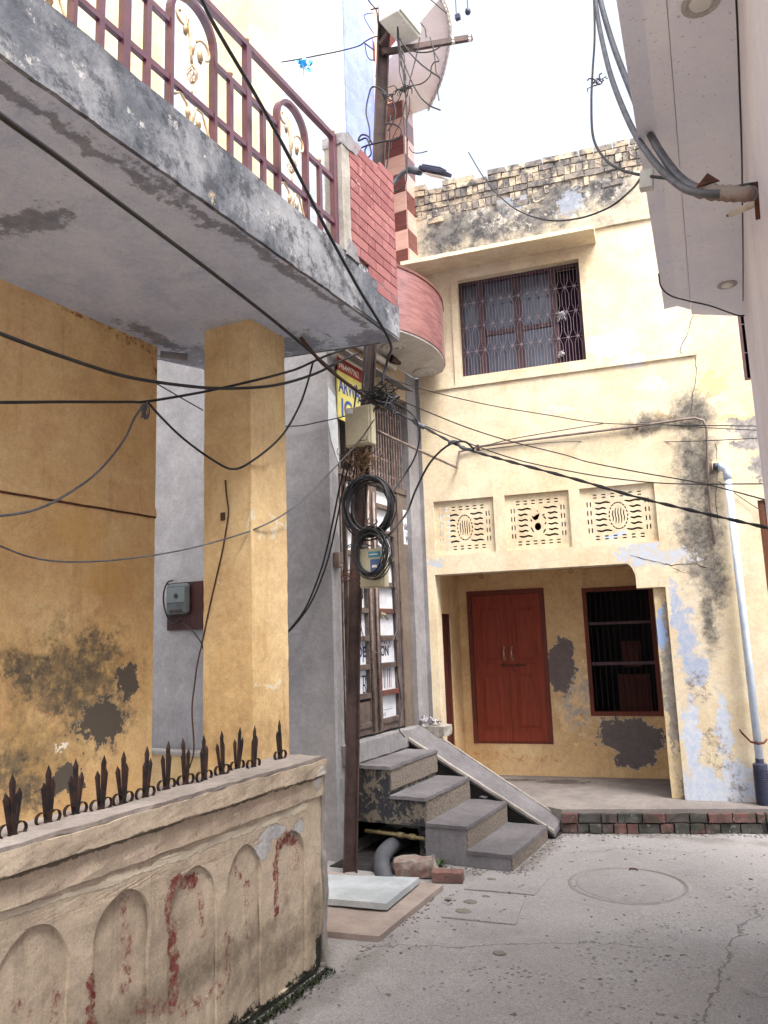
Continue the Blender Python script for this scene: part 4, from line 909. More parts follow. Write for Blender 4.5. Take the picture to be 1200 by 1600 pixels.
# upper storey: peach wall, white block with lilac side, chequered column, second round balcony
MB().box(-9, -3.72, 6.85, 7.58, 4.62, 9.4).build('upper_wall', M['peach'], G)
MB().box(-9, -3.52, 6.2, 6.84, 4.62, 11).build('upper_front_wall', M['whitewall'], G)
MB().box(-3.519, -3.505, 6.2005, 6.84, 4.78, 11).build('lilac_side_wall', M['lilac'], G)
tr, tp = MB(), MB(); hT = .235
cx0, cx1, cy0, cy1 = -3.66, -3.40, 7.36, 7.61
for i in range(16):
    z = 5.2+i*hT; (tr if i % 2 else tp).box(cx0, cx1-.012, cy0-.006, cy0, z+.002, z+hT-.002); (tp if i % 2 else tr).box(cx1, cx1+.006, cy0, cy1, z+.002, z+hT-.002)
MB().box(cx0, cx1-.001, cy0+.001, cy1, 4.78, 9.0).build('column', M['tilepeach'], G); tr.build('column_tile', M['tilered'], G); tp.build('column_tile', M['tilepeach'], G)
# diagonal tiled bands on the peach wall by the pole
for z in (5.6, 6.6, 7.6, 8.6): MB().prism([(6.88, z), (7.3, z-.0), (7.3, z+.22), (6.88, z+.6)], -3.719, -3.71, 'x').build('wall_tile', M['tilered'], G)
zU = 8.0
ug = [onZ(x, y, zU) for x, y in ((672, 168), (690, 128), (700, 92), (706, 52), (702, 18), (692, -8))]
pl = [(-3.5, 6.86)]+[(p.x, p.y) for p in catmull(ug[::-1], 5)]+[(-3.5, ug[0].y)]
MB().prism(pl, zU, zU+.12).build('upper_balcony_floor', M['upper2'], G)
sc_ = catmull(ug[::-1], 14); b = MB().strap([(p.x-.02-.012*abs(math.sin(i*.9)), p.y, zU-.02) for i, p in enumerate(sc_)], .04, .02, (0, 0, 1)); b.build('scalloped_edge', M['soffit'], G)
# ---- electric meter on grey wall
q0 = onY(264, 912, 5.69); q1 = onY(316, 983, 5.69)
em = thing('electric_meter', 'round-cornered electric meter on a dark wooden board on the grey wall behind the column', 'meter', (q0.x, 5.69, q1.z))
MB().box(q0.x-.0, q1.x+.02, 5.67, 5.699, q1.z, q0.z).build('board', M['board'], em)
mx0, mx1 = onY(264, 930, 5.65).x, onY(297, 930, 5.65).x; mz0, mz1 = onY(280, 961, 5.65).z, onY(280, 912, 5.65).z
MB().box(mx0, mx1, 5.60, 5.669, mz0, mz1).build('case', M['meterface'], em, bevel=.03)
MB().box(mx0+.02, mx1-.02, 5.592, 5.5995, mz0+.12, mz1-.04).build('window', M['clear'], em, bevel=.003)
MB().lathe([(.0, 0), (.022, 0), (.022, .006), (0, .006)], ((mx0+mx1)/2+.01, 5.591, (mz0+mz1)/2+.03), 14, (0, -1, 0)).build('dial', M['black'], em)
MB().box(mx0+.06, mx1-.06, 5.592, 5.5995, mz0+.02, mz0+.05).build('terminal_slot', M['black'], em)
P_ = [(270, 907), (262, 910), (256, 925), (256, 945), (262, 965), (270, 974), (280, 970)]
tag(MB().tube(catmull([onY(x, y, 5.63) for x, y in P_], 6), .008, 7).build('meter_cable', M['cable'], smooth=True), 'short black cable looping round the left of the electric meter', 'cable')
tag(MB().tube(catmull([onY(x, y, 5.64) for x, y in [(284, 972), (300, 985), (313, 1002), (318, 1015)]], 5), .007, 7).build('meter_cable', M['cable'], smooth=True), 'black cable running down from the electric meter board behind the column', 'cable')
# ---- steps
S = thing('concrete_steps', 'worn concrete steps with dark peeling side climbing from the lane to the steel gate', 'steps', (-2.8, 6.4, 0))
yf, yk = 5.95, 6.93
st = [(-2.47, -2.11, 0, .095), (-2.82, -2.47, 0, .275), (-3.14, -2.82, .0, .47), (-3.5, -3.14, .29, .70)]
bd = MB()
for i, (x0, x1, z0, z1) in enumerate(st):
    bd.box(x0, x1, yf if i < 2 else yf, yk, z0, z1)
sd = MB()
for i, (x0, x1, z0, z1) in enumerate(st):
    if i >= 2: z0 = .27
    zlow = z0
    sd.prism([(x0, zlow), (x1, zlow), (x1, z1), (x0, z1)], yf, yf+.1, 'y')
sdm = sd
MB().box(-2.47, -2.11, yf, yk, 0, .095).box(-2.82, -2.4701, yf+.0, yk, 0, .275).build('step', M['cement'], S, rough=(.07, .006, 3, 9))
MB().box(-3.14, -2.8201, yf, yk, .27, .47).box(-3.5, -3.1401, yf, yk, .27, .70).box(-2.95, -2.8201, yf+.15, yk, 0, .27).build('step', M['stepside'], S, rough=(.07, .006, 5, 9))
for i, (x0, x1, z0, z1) in enumerate(st):
    MB().box(x1+.0005, x1+.012, yf+.02, yk, z1-.17 if i else .0, z1-.004).build('riser', M['riser'], S, rough=(.06, .003, i, 12))
    z1b = z1+.028
    MB().box(x0-.005 if i == 3 else x0+.012, x1+.022, yf-.012, yk-.004, z1+.001, z1b).build('tread', M['concrete_step'], S, rough=(.06, .0045, i+7, 10))
# ramp beside the steps
rp = thing('scooter_ramp', 'narrow sloping cement ramp with raised edges beside the far side of the steps', 'ramp', (-2.8, 7.1, 0))
def rpt(y, end):
    t = (y-6.955)/(7.30-6.955); n_, f_ = (((-3.50, .845), (-3.44, .90)), ((-2.05, .062), (-2.07, .10)))[end]
    return n_[0]+(f_[0]-n_[0])*t, n_[1]+(f_[1]-n_[1])*t
def rq(y0, y1, up0, up1):
    vs = []
    for end in (0, 1):
        for y in (y0, y1):
            x, z = rpt(y, end); vs += [(x, y, z+up0), (x, y, z+up1)]
    return MB().add(vs, [(0, 1, 3, 2), (4, 6, 7, 5), (0, 4, 5, 1), (2, 3, 7, 6), (1, 5, 7, 3), (0, 2, 6, 4)])
rq(6.985, 7.285, -.05, .0).build('deck', M['concrete_step'], rp, rough=(.06, .006, 2, 8))
rq(6.955, 6.984, -.012, .014).build('edge', M['cementlight'], rp, rough=(.06, .005, 4, 10)); rq(7.286, 7.305, -.07, .014).build('edge', M['cementlight'], rp, rough=(.06, .005, 6, 10))
MB().prism([(-3.47, 0), (-2.05, 0), (-2.05, .01), (-3.47, .78)], 6.99, 7.26, 'y').build('base', M['pit'], rp)  # near-black, so the shade in the gaps beside the treads is coloured in
# cloth and paper
q = onZ(668, 1128, .93); rag('cloth_bundle', (-3.39, 7.36, .95), (.12, .07, .05), 12, 'crumpled white and navy cloth lying at the top of the ramp by the grey post', 'cloth')
q = onZ(757, 1246, .31); rag('paper_scrap', (q.x, q.y, .315), (.06, .03, .01), 15, 'small torn white paper lying on the second step', 'paper')
tag(MB().box(-3.40, -3.2, 7.28, 7.5, .80, .9).build('cement_ledge', M['cementlight'], rough=(.06, .012, 3, 9)), 'broken cement ledge under the crumpled cloth at the top of the ramp', 'ledge')
# things in the hollow under the steps
tag(MB().tube([(-3.4, 5.99, .185), (-3.15, 5.99, .18), (-3.09, 5.99, .178)], .017, 10).tube([(-3.09, 5.99, .178), (-3.04, 5.99, .176)], .026, 10).tube([(-3.04, 5.99, .176), (-2.84, 5.99, .165)], .017, 10).tube([(-2.98, 5.99, .174), (-2.93, 5.99, .171)], .026, 10).build('water_pipe', M['brass'], smooth=True), 'yellowish water pipe with two joints in the hollow under the steps', 'pipe')
MB().box(-3.49, -2.84, 5.56, 6.9, -.02, .006).build('hollow_shade', M['pit'], S, rough=(.06, .008))  # dark sheet that paints in the shade of the hollow
pts = catmull([(-3.16, 6.25, .07), (-3.14, 5.98, .09), (-3.1, 5.74, .08), (-3.02, 5.56, .05), (-2.93, 5.46, -.03)], 16)
cg = MB().tube(pts, [.062+(.005 if i % 2 else -.005) for i in range(len(pts))], 14); tag(cg.build('waste_pipe', M['greypipe'], smooth=True), 'fat grey ribbed hose curving out of the hollow under the steps', 'pipe')
# ================================================================ HOUSE ON THE LEFT
L = thing('ochre_house', 'ochre house on the left with deep grey balcony slab, square column and maroon railing', 'house', LB)
MB().grid_solid([-2.2, 0, 1.5, 3, 4.25], [0, 1.5, 3, 4.089], lambda a, b: False, -4.4, -4.15, Matrix(((0, 1, 0, 0), (1, 0, 0, 0), (0, 0, 1, 0), (0, 0, 0, 1)))).build('wall', M['ochre_wall'], L)
MB().box(-4.4, -4.15, -2.2, 4.25, 4.471, 7.6).build('upper_wall', M['upper'], L)
c0, c1, c2, c3 = -3.635, -3.215, 4.2, 4.62
MB().grid_solid([c0, c0+.2, c1], [0, 1, 2, 3, 4.089], lambda a, b: False, c2, c3).build('column', M['column'], L, rough=(.05, .0035, 3, 9))
MB().box(c0, c1, c2, c3, 4.471, 8.2).build('upper_column', M['upper'], L)
MB().prism([(-2.515, -2.2), (-2.515, 5.13), (-4.2, 4.81), (-4.4, 4.3), (-4.4, -2.2)], 4.09, 4.47).build('balcony_slab', M['slab'], L)
MB().grid_solid([-2.2+.2*i for i in range(37)]+[5.13], [4.085, 4.28, 4.475], lambda a, b: False, -2.514, -2.49, Matrix(((0, 1, 0, 0), (1, 0, 0, 0), (0, 0, 1, 0), (0, 0, 0, 1)))).build('fascia', M['fascia'], L, rough=(.08, .005, 2, 7))
MB().prism([(-2.5, 5.131), (-2.5, 5.15), (-4.19, 4.835), (-4.19, 4.816)], 4.088, 4.47).build('fascia', M['fascia'], L)
zq = onX(120, 784, -4.15).z
MB().box(-4.149, -4.135, -1.0, 4.25, zq-.012, zq+.045).build('ledge_strip', M['ochre_wall'], L, rough=(.08, .003))
MB().box(-4.149, -4.138, -1.0, 4.25, zq-.026, zq-.0125).build('rusty_strip', M['rust'], L, rough=(.06, .003))
q = onX(262, 551, -4.1); MB().tube([(-4.13, 4.26, 4.03), (-3.98, 4.40, 4.02)], .028, 12).build('pipe_stub', M['cement'], L, smooth=True)
# red brick parapet and its cement post
pa = 4.42; pb = 5.13
pv = lambda a_, b_: (a_, b_)
MB().prism([(pa, 4.471), (pb, 4.471), (pb, 5.5), (pa, 5.37)], -2.62, -2.505, 'x').build('parapet', M['mortar_red'], L)
MB().prism([(pa, 4.1), (pb+.01, 4.1), (pb+.01, 4.49), (pa+.18, 4.44)], -2.489, -2.484, 'x').build('fascia', M['fascia'], L, rough=(.08, .004, 2, 7))
b = MB(); random.seed(11); z = 4.26; row = 0
while z < 5.46:
    y = pa-.12*(row % 2); 
    while y < pb:
        y0, y1 = max(y+.004, pa), min(y+.236, pb); top = 5.37+(5.5-5.37)*((y0+y1)/2-pa)/(pb-pa)
        lowc = 4.30+.0*(y0-pa)+max(0, .2-(y0-pa)*1.2) if row < 4 else 0
        if y1-y0 > .03 and z+.04 < top and z > lowc: b.box(-2.504, -2.482, y0, y1, z+.003, min(z+.078, top))
        y += .24
    z += .082; row += 1
b.build('parapet_brick', M['brickred'], L, rough=(.12, .0025, 5, 14), bevel=.003)
MB().box(-2.63, -2.485, 4.31, 4.419, 4.471, 5.28).build('cement_post', M['cementlight'], L, rough=(.07, .006, 4, 9))
MB().prism([(4.30, 5.28), (4.52, 5.30), (4.60, 5.42), (4.40, 5.42), (4.30, 5.36)], -2.64, -2.478, 'x').build('cement_dab', M['cement'], L, rough=(.05, .008, 9, 12))
MB().prism([(4.34, 4.45), (4.52, 4.45), (4.46, 4.56), (4.37, 4.58)], -2.54, -2.476, 'x').build('cement_dab', M['cement'], L, rough=(.05, .008, 9, 12))
# railing
rl = empty('railing', LB); rl.parent = L; rl.location = (.78, 0, 4.47); WM[rl.name] = Matrix.Translation(Vector(LB)+Vector((.78, 0, 4.47)))
XR = -2.53; bt = .032
b = MB(); b.box(XR-.02, XR+.02, -1.2, 4.285, 5.30, 5.335); b.build('top_rail', M['maroon'], rl)
arcs = [(3.57, 3.92), (2.63, 3.00), (1.69, 2.06), (.75, 1.12)]
for z in (4.985, 4.655):
    for (y0_, y1_) in ((-1.2, .75), (1.12, 1.69), (2.06, 2.63), (3.00, 3.57), (3.92, 4.25)) if z > 4.8 else ((-1.2, 4.25),):
        MB().box(XR-.014, XR+.014, y0_, y1_, z-.016, z+.016).build('rail', M['maroon'], rl)
for y in (4.265, 3.285, 2.345, 1.405, .465): MB().box(XR-.02, XR+.02, y-.022, y+.022, 4.46, 5.30).build('post', M['maroon'], rl)
for y in (4.075, 3.44, 3.13, 2.49, 2.20, 1.55, 1.25): MB().box(XR-.0135, XR+.0135, y-.016, y+.016, 4.46, 4.97).build('baluster', M['maroon'], rl)
def sp(c, r0, r1, a0, a1, n=14): return [(c[0]+(r0+(r1-r0)*i/n)*math.cos(a0+(a1-a0)*i/n), c[1]+(r0+(r1-r0)*i/n)*math.sin(a0+(a1-a0)*i/n)) for i in range(n+1)]
for (y0_, y1_) in arcs:
    ym = (y0_+y1_)/2; r_ = (y1_-y0_)/2-.015
    pts = [(XR, ym-r_, 4.46), (XR, ym-r_, 5.06)]+[(XR, ym-r_*math.cos(t), 5.06+r_*math.sin(t)) for t in [math.pi*i/16 for i in range(1, 16)]]+[(XR, ym+r_, 5.06), (XR, ym+r_, 4.46)]
    ar = MB().strap(pts, .045, .022, (1, 0, 0)).build('arch', M['maroon'], rl)
    sc = MB()
    def P3(L_): return [(XR, ym+a_, b_) for a_, b_ in L_]
    w_ = .010
    sc.tube(P3(sp((-.09, 5.09), .022, .055, R(-260), R(30))+[(-.02, 5.0), (-.012, 4.93), (-.005, 4.86)]), .0075, 6)
    sc.tube(P3([(0.0, 4.92), (.02, 5.02)]+sp((.085, 5.0), .055, .05, R(160), R(-60), 12)), .0075, 6)
    for k in range(6):
        t = k*math.pi/3; sc.tube([(XR+.03*math.cos(t+j*.5)*math.sin(math.pi*j/6), ym+.03*math.sin(t+j*.5)*math.sin(math.pi*j/6), 4.86-j*.02) for j in range(7)], .004, 5)
    sc.tube(P3([(0, 4.74), (-.002, 4.67)]), .006, 6)
    sc.tube(P3([(-.13, 4.60), (-.09, 4.635), (-.04, 4.60), (-.01, 4.50), (-.005, 4.46)]), .0075, 6); sc.tube(P3([(.0, 4.5), (.03, 4.62), (.08, 4.62), (.13, 4.52), (.15, 4.47)]), .0075, 6)
    for (a_, b_, s_) in ((-.055, 5.05, 1), (.06, 4.97, 1.2), (-.03, 4.57, 1), (.05, 4.56, 1.1)):
        vs = [(XR+.004*math.sin(k), ym+a_+.022*s_*math.cos(k*math.pi/3), b_-.02+.04*s_*math.sin(k*math.pi/3)) for k in range(6)]+[(XR+.016, ym+a_, b_-.01), (XR-.016, ym+a_, b_-.01)]
        sc.add(vs, [(k, (k+1) % 6, 6) for k in range(6)]+[((k+1) % 6, k, 7) for k in range(6)])
    sc.build('scroll_ornament', M['gold'], ar, smooth=True)
for y, z in ((4.265, 5.34), (3.285, 5.34), (4.075, 5.005), (3.13, 5.005)):
    MB().lathe([(.0, 0), (.012, 0), (.012, .012), (.018, .016), (.014, .03), (.003, .042), (0, .044)], (XR, y, z), 10).build('finial', M['gold'], rl, smooth=True)

# ================================================================ COMPOUND WALL WITH SPIKES
W = thing('compound_wall', 'low plastered boundary wall with arched niches, red stains and iron spikes in the left foreground', 'wall', CB)
Ye = 3.9; XW = -2.5
def arch_poly(yc, w, z0, zt, n=14):
    r = w/2; return [(yc-r, z0), (yc+r, z0)]+[(yc+r*math.cos(t), zt-r*1.25+r*1.25*math.sin(t)) for t in [math.pi*i/n for i in range(n+1)]]
outline = [(-5, .012), (Ye-.05, .012), (Ye, .3), (Ye-.012, .6), (Ye+.005, .92), (-5, .92)]
nich = []
for (xc, yt, xl, xr) in ((450, 1297, 431, 478), (387, 1320, 355, 409), (303, 1355, 262, 341), (195, 1392, 143, 235), (50, 1448, -10, 108)):
    a_, b_ = onX(xl, yt+80, XW).y, onX(xr, yt+80, XW).y; zt = min(onX((xl+xr)/2, yt, XW).z, .86); nich.append(arch_poly((a_+b_)/2, (b_-a_)*.98, .03, zt))
for k in range(4): nich.append(arch_poly(1.1-.42*k, .3, .03, .8))
cf = curve_fill_mesh('front_face', [outline]+nich, .018, lambda y, z, t: (XW-.009+t, y, z), M['cwall'], W)
bm = bmesh.new(); bm.from_mesh(cf.data)
for _ in range(5):
    es = [e for e in bm.edges if e.calc_length() > .09]
    if not es: break
    bmesh.ops.subdivide_edges(bm, edges=es, cuts=1)
    bmesh.ops.triangulate(bm, faces=bm.faces)
for v in bm.verts:
    n = mnoise.noise_vector(v.co*5)+.6*mnoise.noise_vector(v.co*14); v.co += n*.008
bm.to_mesh(cf.data); bm.free()
MB().box(-2.72, XW-.0175, -3, Ye-.02, .012, .92).build('core', M['cwall'], W, rough=(.09, .006, 3, 6))
MB().box(-2.735, XW+.012, -3, Ye+.01, .921, 1.035).build('moulding', M['cwall'], W, rough=(.035, .008, 5, 11))
MB().box(-2.74, XW+.035, -3, Ye+.015, 1.036, 1.118).build('coping', M['cwall'], W, rough=(.035, .007, 6, 10))
MB().box(-2.742, XW+.03, -3, Ye+.012, 1.119, 1.137).build('coping_top', M['ctop'], W, rough=(.03, .007, 8, 13))
MB().box(-2.7, XW+.008, Ye-.0, Ye+.035, .03, 1.03).build('end_face', M['cementlight'], W, rough=(.05, .012, 8, 8))
random.seed(21)
sp_ = [(30, 1308, .20, 1.25), (75, 1287, .2, .8), (118, 1274, .2, 1.0), (158, 1266, .2, .7), (192, 1256, .2, .6), (227, 1247, .2, .6), (260, 1234, .2, .7), (290, 1226, .2, .6), (319, 1220, .2, .6), (347, 1210, .2, .75), (370, 1203, .2, .9), (396, 1200, .2, .4), (438, 1186, .2, .5)]
for k, (x, y, hh_, fan) in enumerate(sp_):
    q = onZ(x, y, 1.135); q.x = min(max(q.x, -2.68), -2.58); base = Vector((q.x, q.y, 1.13))
    lean = random.uniform(-.09, .10)
    s = MB()
    for i, (o_, l_) in enumerate(((-1, .165), (0, .225), (1, .172))):
        ang = lean+o_*.11*fan; top = base+Vector((random.uniform(-.01, .01), math.sin(ang)*l_+o_*.008, math.cos(ang)*l_)); bo = base+Vector((o_*.004, o_*.007, 0))
        d = (top-bo); xx = Vector((1, 0, 0)); yy = d.normalized().cross(xx)
        secs = [(0, .006, .004), (.35, .010, .006), (.8, .014, .007), (.86, .015, .006), (1, .0008, .0008)]
        vs = []; 
        for t_, w_, th in secs:
            c = bo+d*t_
            for j in range(6): a_ = math.pi*j/3; vs.append(c+yy*w_*math.cos(a_)+xx*th*math.sin(a_))
        fs = [(r*6+j, r*6+(j+1) % 6, r*6+6+(j+1) % 6, r*6+6+j) for r in range(4) for j in range(6)]+[(0, 1, 2, 3, 4, 5), (24, 25, 26, 27, 28, 29)]
        s.add(vs, fs)
    so = s.build('iron_spike', M['black'], W)
    rg = MB()
    for o_ in (-1, 1):
        cc = base+Vector((0, o_*.031, .027)); rg.strap([cc+Vector((0, .024*math.cos(t), .024*math.sin(t))) for t in [2*math.pi*j/14*.93+(0 if o_ < 0 else math.pi)+.2 for j in range(15)]], .016, .003, (1, 0, 0))
    rg.build('ring_scroll', M['black'], so)

# ================================================================ RIGHT HOUSE
RA, RB = Vector((-.075, 5.27, 0)), Vector((.05, 2.5, 0)); rd = (RB-RA).normalized(); rn = Vector((-rd.y, rd.x, 0))
RC = RA+rd*7.8
Rt = thing('pale_house', 'pale pink-grey house on the right with jutting roof slab close to the camera', 'house', (1.2, 3, 0))
MB().prism([tuple(RA)[:2], tuple(RB)[:2], tuple(RC)[:2], (3.4, RC.y), (3.4, 5.6)], 0, 7).build('wall', M['rwall'], Rt)
zs_ = 3.8
so_ = [onZ(x, y, zs_) for x, y in ((963, 0), (1038, 483), (1042, 0), (1080, 484), (1161, 487), (1152, 0))]
def ext(a, b, k): return a+(a-b)*k
oN, oF, mN, mF = so_[0], so_[1], so_[2], so_[3]
oX, mX = ext(oN, oF, 1.4), ext(mN, mF, 1.4)
rw_ = lambda y: RA+rd*((y-RA.y)/rd.y)
MB().prism([tuple(mX)[:2], tuple(mN)[:2], tuple(mF)[:2], tuple(RA)[:2], tuple(rw_(mX.y))[:2]], zs_-.03, zs_+.15).build('soffit', M['rsoffit'], Rt)
# outer moulded strip, slightly higher, sloping up outward
b = MB(); vs = []
for m_, o_ in ((mX, oX), (mN, oN), (mF, oF)):
    md = m_.lerp(o_, .5)
    vs += [(m_.x-.002, m_.y, zs_-.0), (md.x, md.y, zs_+.022), (o_.x, o_.y, zs_+.0), (o_.x, o_.y, zs_+.15), (m_.x-.002, m_.y, zs_+.15)]
fs = []
for i in range(2):
    for k in range(5): l_ = (k+1) % 5; fs.append((5*i+k, 5*i+l_, 5*i+5+l_, 5*i+5+k))
fs += [(0, 1, 2, 3, 4), (14, 13, 12, 11, 10)]
b.add(vs, fs).build('edge_moulding', M['rsoffit'], Rt)
MB().prism([(oX.x+.01, oX.y), (oF.x+.01, oF.y-.01), (oF.x+.12, oF.y-.01), (oX.x+.12, oX.y)], zs_+.151, zs_+.75).build('parapet', M['rwall'], Rt)
for x, y, r_ in ((1095, 3, .06), (1146, 442, .055)):
    q = onZ(x, y, zs_-.03); q.x = min(q.x, rw_(q.y).x-.085)
    cl_ = MB().lathe([(0, 0), (r_, 0), (r_, -.006), (r_*.8, -.008), (r_*.7, -.003), (0, -.003)][::-1], (q.x, q.y, zs_-.0305), 24).build('recessed_light', M['soffit'], Rt, smooth=False)
    MB().lathe([(0, -.004), (r_*.62, -.004), (r_*.5, -.012), (0, -.014)][::-1], (q.x, q.y, zs_-.0305), 20).build('lens', M['lampglass'], cl_)
# bracket with conduits on the right wall
pw = lambda x, y, o=0: onpl(x, y, RA+rn*o, rn)
if (pw(1180, 310, .0)-CAM).dot(FW) < 0: pass

lz = onY(275, 1180, 5.5).z
lo = MB().box(-5.6, -3.9, 5.5, 5.62, 0, lz).build('low_wall', M['column'], rough=(.15, .004)); tag(lo, 'low ochre wall with pale top seen between the big ochre wall and the column', 'wall')
MB().box(-5.6, -3.9, 5.48, 5.64, lz+.001, lz+.03).build('coping', M['cementlight'], lo)
# ================================================================ UTILITY POLE
_pp = [onY(x, y, 5.5) for x, y in ((547, 1372), (551, 1160), (552, 1030), (557, 880), (566, 740), (575, 610), (583, 450), (594, 200), (602, -20), (607, -160))]
pb_ = _pp[0]
def pole(z, o=(0, 0)):
    for a, b in zip(_pp, _pp[1:]):
        if z <= b.z or b is _pp[-1]:
            t = (z-a.z)/(b.z-a.z); p = a.lerp(b, t); return Vector((p.x+o[0], p.y+o[1], z))
U = thing('utility_pole', 'leaning rusty brown steel rail pole wrapped in wires beside the concrete steps', 'pole', (pb_.x, pb_.y, 0))
hw = .055; fw = .051
prof = [(-hw, -fw), (-hw+.012, -fw), (-hw+.012, -.006), (hw-.012, -.006), (hw-.012, -fw), (hw, -fw), (hw, fw), (hw-.012, fw), (hw-.012, .006), (-hw+.012, .006), (-hw+.012, fw), (-hw, fw)]
b = MB(); NS = 40; n_ = len(prof); z0_, z1_ = -.05, _pp[-1].z; ca_, sa_ = math.cos(R(32)), math.sin(R(32)); vs = []
for i in range(NS+1):
    p = pole(z0_+(z1_-z0_)*i/NS); vs += [p+Vector((x*ca_-y*sa_, x*sa_+y*ca_, 0)) for x, y in prof]
fs = [(i*n_+k, i*n_+(k+1) % n_, (i+1)*n_+(k+1) % n_, (i+1)*n_+k) for i in range(NS) for k in range(n_)]+[tuple(range(n_))[::-1], tuple(range(NS*n_, NS*n_+n_))]
b.add(vs, fs).build('shaft', M['poletan'], U)
ca = pole(6.93, (.02, -.05)); cbx = onW(737, 59, 7.05)
MB().bar(ca, cbx, .035, .05).build('cross_arm', M['poletan'], U)
for f in (.78, .97):
    p = ca.lerp(cbx, f); MB().lathe([(.005, -.03), (.02, -.027), (.022, -.012), (.014, 0), (.022, .012), (.02, .024), (.005, .028)], p+Vector((0, 0, .0)), 14).build('insulator', M['boxwhite'], U, smooth=True)
MB().bar(pole(7.0, (.0, -.07)), pole(7.0, (.0, -.07))+Vector((.25, .05, .28)), .03, .03).build('brace', M['poletan'], U)
for z in (2.55, 3.35, 5.1): MB().tube([pole(z)+Vector((.1*math.cos(t), .095*math.sin(t), .01*math.sin(3*t))) for t in [2*math.pi*i/20 for i in range(20)]], .005, 5, closed=True).build('wire_band', M['cablegrey'], U)
def boxthing(name, label, P0, P1, Y0, Y1, mat, extras=None, bev=.008):
    a, c = onY(*P0, Y0), onY(*P1, Y0); x0, x1 = min(a.x, c.x), max(a.x, c.x); z0, z1 = min(a.z, c.z), max(a.z, c.z)
    t = thing(name, label, 'box', ((x0+x1)/2, (Y0+Y1)/2, z0))
    MB().box(x0, x1, Y0+.012, Y1, z0, z1).build('body', M[mat], t, bevel=bev)
    MB().box(x0+.012, x1-.022, Y0, Y0+.0115, z0+.012, z1-.012).build('lid', M[mat], t, bevel=.004)
    return t, x0, x1, z0, z1
t, x0, x1, z0, z1 = boxthing('junction_box', 'cream steel box tied to the pole just under the knot of cables', (537, 638), (581, 692), 5.24, 5.32, 'boxcream')
MB().box(x0+.025, x0+.085, 5.236, 5.2395, z1-.055, z1-.018).build('sticker', M['banner'], t)
t, x0, x1, z0, z1 = boxthing('meter_box', 'cream box with teal and blue stickers low on the pole behind the small coil', (560, 858), (601, 917), 5.24, 5.32, 'boxcream')
MB().box(x0+.09, x1-.025, 5.236, 5.2395, z1-.075, z1-.03).build('sticker', M['teal'], t); MB().box(x0+.105, x1-.025, 5.236, 5.2395, z1-.2, z1-.09).build('sticker', M['navy'], t)
MB().box(x0+.12, x1-.06, 5.234, 5.2355, z1-.155, z1-.135).box(x0+.1, x1-.05, 5.234, 5.2355, z1-.056, z1-.048).build('printed_bar', M['signwhite'], t)
MB().box(x0-.006, x0+.02, 5.26, 5.28, z0+.05, z0+.07).box(x0-.006, x0+.02, 5.26, 5.28, z0+.02, z0+.035).build('hinge', M['steel'], t)
# big white box at the top
t = thing('distribution_box', 'large white box fixed high on the pole above the cross arm', 'box', (-2.45, 5.6, 7.0))
zb_ = 7.05; N_, R_, L_ = onZ(622, 17, zb_), onZ(657, 60, zb_), onZ(598, 31, zb_)
u_ = (R_-N_); v_ = Vector((-u_.y, u_.x, 0)).normalized(); v_ = v_*(1 if v_.dot(L_-N_) > 0 else -1)*.2
MB().prism([tuple(p)[:2] for p in (N_, R_, R_+v_, N_+v_)], zb_, zb_+.62).build('body', M['boxwhite'], t, bevel=.012)
nn = -v_.normalized()*.02; MB().prism([tuple(p)[:2] for p in (N_+nn+u_*.04, R_+nn-u_*.04, R_-u_*.04+nn*.05, N_+u_*.04+nn*.05)], zb_+.02, zb_+.6).build('lid', M['boxwhite'], t, bevel=.006)
# street light
lt = thing('street_light', 'small dark LED street light on a bent grey arm behind the red brick parapet', 'street light', pole(5.75))
al = catmull([pole(5.62, (.03, .05)), onY(617, 284, 5.6), onY(630, 270, 5.6), onY(643, 265, 5.6), onY(655, 267, 5.58)], 6)
MB().tube(al, .020, 12).build('arm', M['cablegrey'], lt, smooth=True)
A_, B_ = onY(652, 265, 5.58), onY(676, 270, 5.52); C_ = onY(701, 277, 5.46)
MB().tube([onY(640, 265, 5.6), onY(657, 268, 5.58)], .034, 12).build('collar', M['cablegrey'], lt, smooth=True)
MB().bar(onY(655, 266, 5.57), onY(664, 268, 5.56), .03, .03).bar(onY(662, 266, 5.56)+Vector((0, 0, .01)), onY(698, 273, 5.46)+Vector((0, 0, .01)), .12, .03).build('head', M['pvcdark'], lt, bevel=.005)
MB().bar(onY(664, 261, 5.56), onY(692, 266, 5.48), .08, .03).build('driver_case', M['pvcdark'], lt, bevel=.004)
MB().bar(onY(666, 271, 5.56)+Vector((0, 0, -.008)), onY(696, 277, 5.47)+Vector((0, 0, -.008)), .1, .006).build('lens', M['lampglass'], lt)

# ================================================================ CABLES
def cable(pts, r, label, mat='cable', k=8, grp=None, name='cable', n=7):
    P_ = [PT(p) if len(p) == 4 else Vector(p) for p in pts]
    o = MB().tube(catmull(P_, k), r, n).build(name, M[mat], smooth=True); return tag(o, label, 'cable', grp)
KN = (588, 628, 'Y', 5.38)
cable([(-60, 128, 'W', 2.0), (0, 180, 'W', 2.35), (90, 245, 'W', 2.8), (170, 305, 'W', 3.3), (330, 425, 'W', 4.5), (430, 503, 'W', 5.3), (500, 562, 'W', 5.95), (545, 602, 'Y', 5.36), KN], .0115, 'thick black cable slanting under the balcony slab from the upper left down to the pole', name='thick_cable')
cable([(470, 528, 'W', 5.7), (500, 564, 'W', 5.93), (530, 590, 'W', 6.15), (560, 612, 'Y', 5.34), (600, 640, 'Y', 5.34)], .014, 'short brown sleeve of twisted wire where the slanting cable reaches the pole', 'cablebrown')
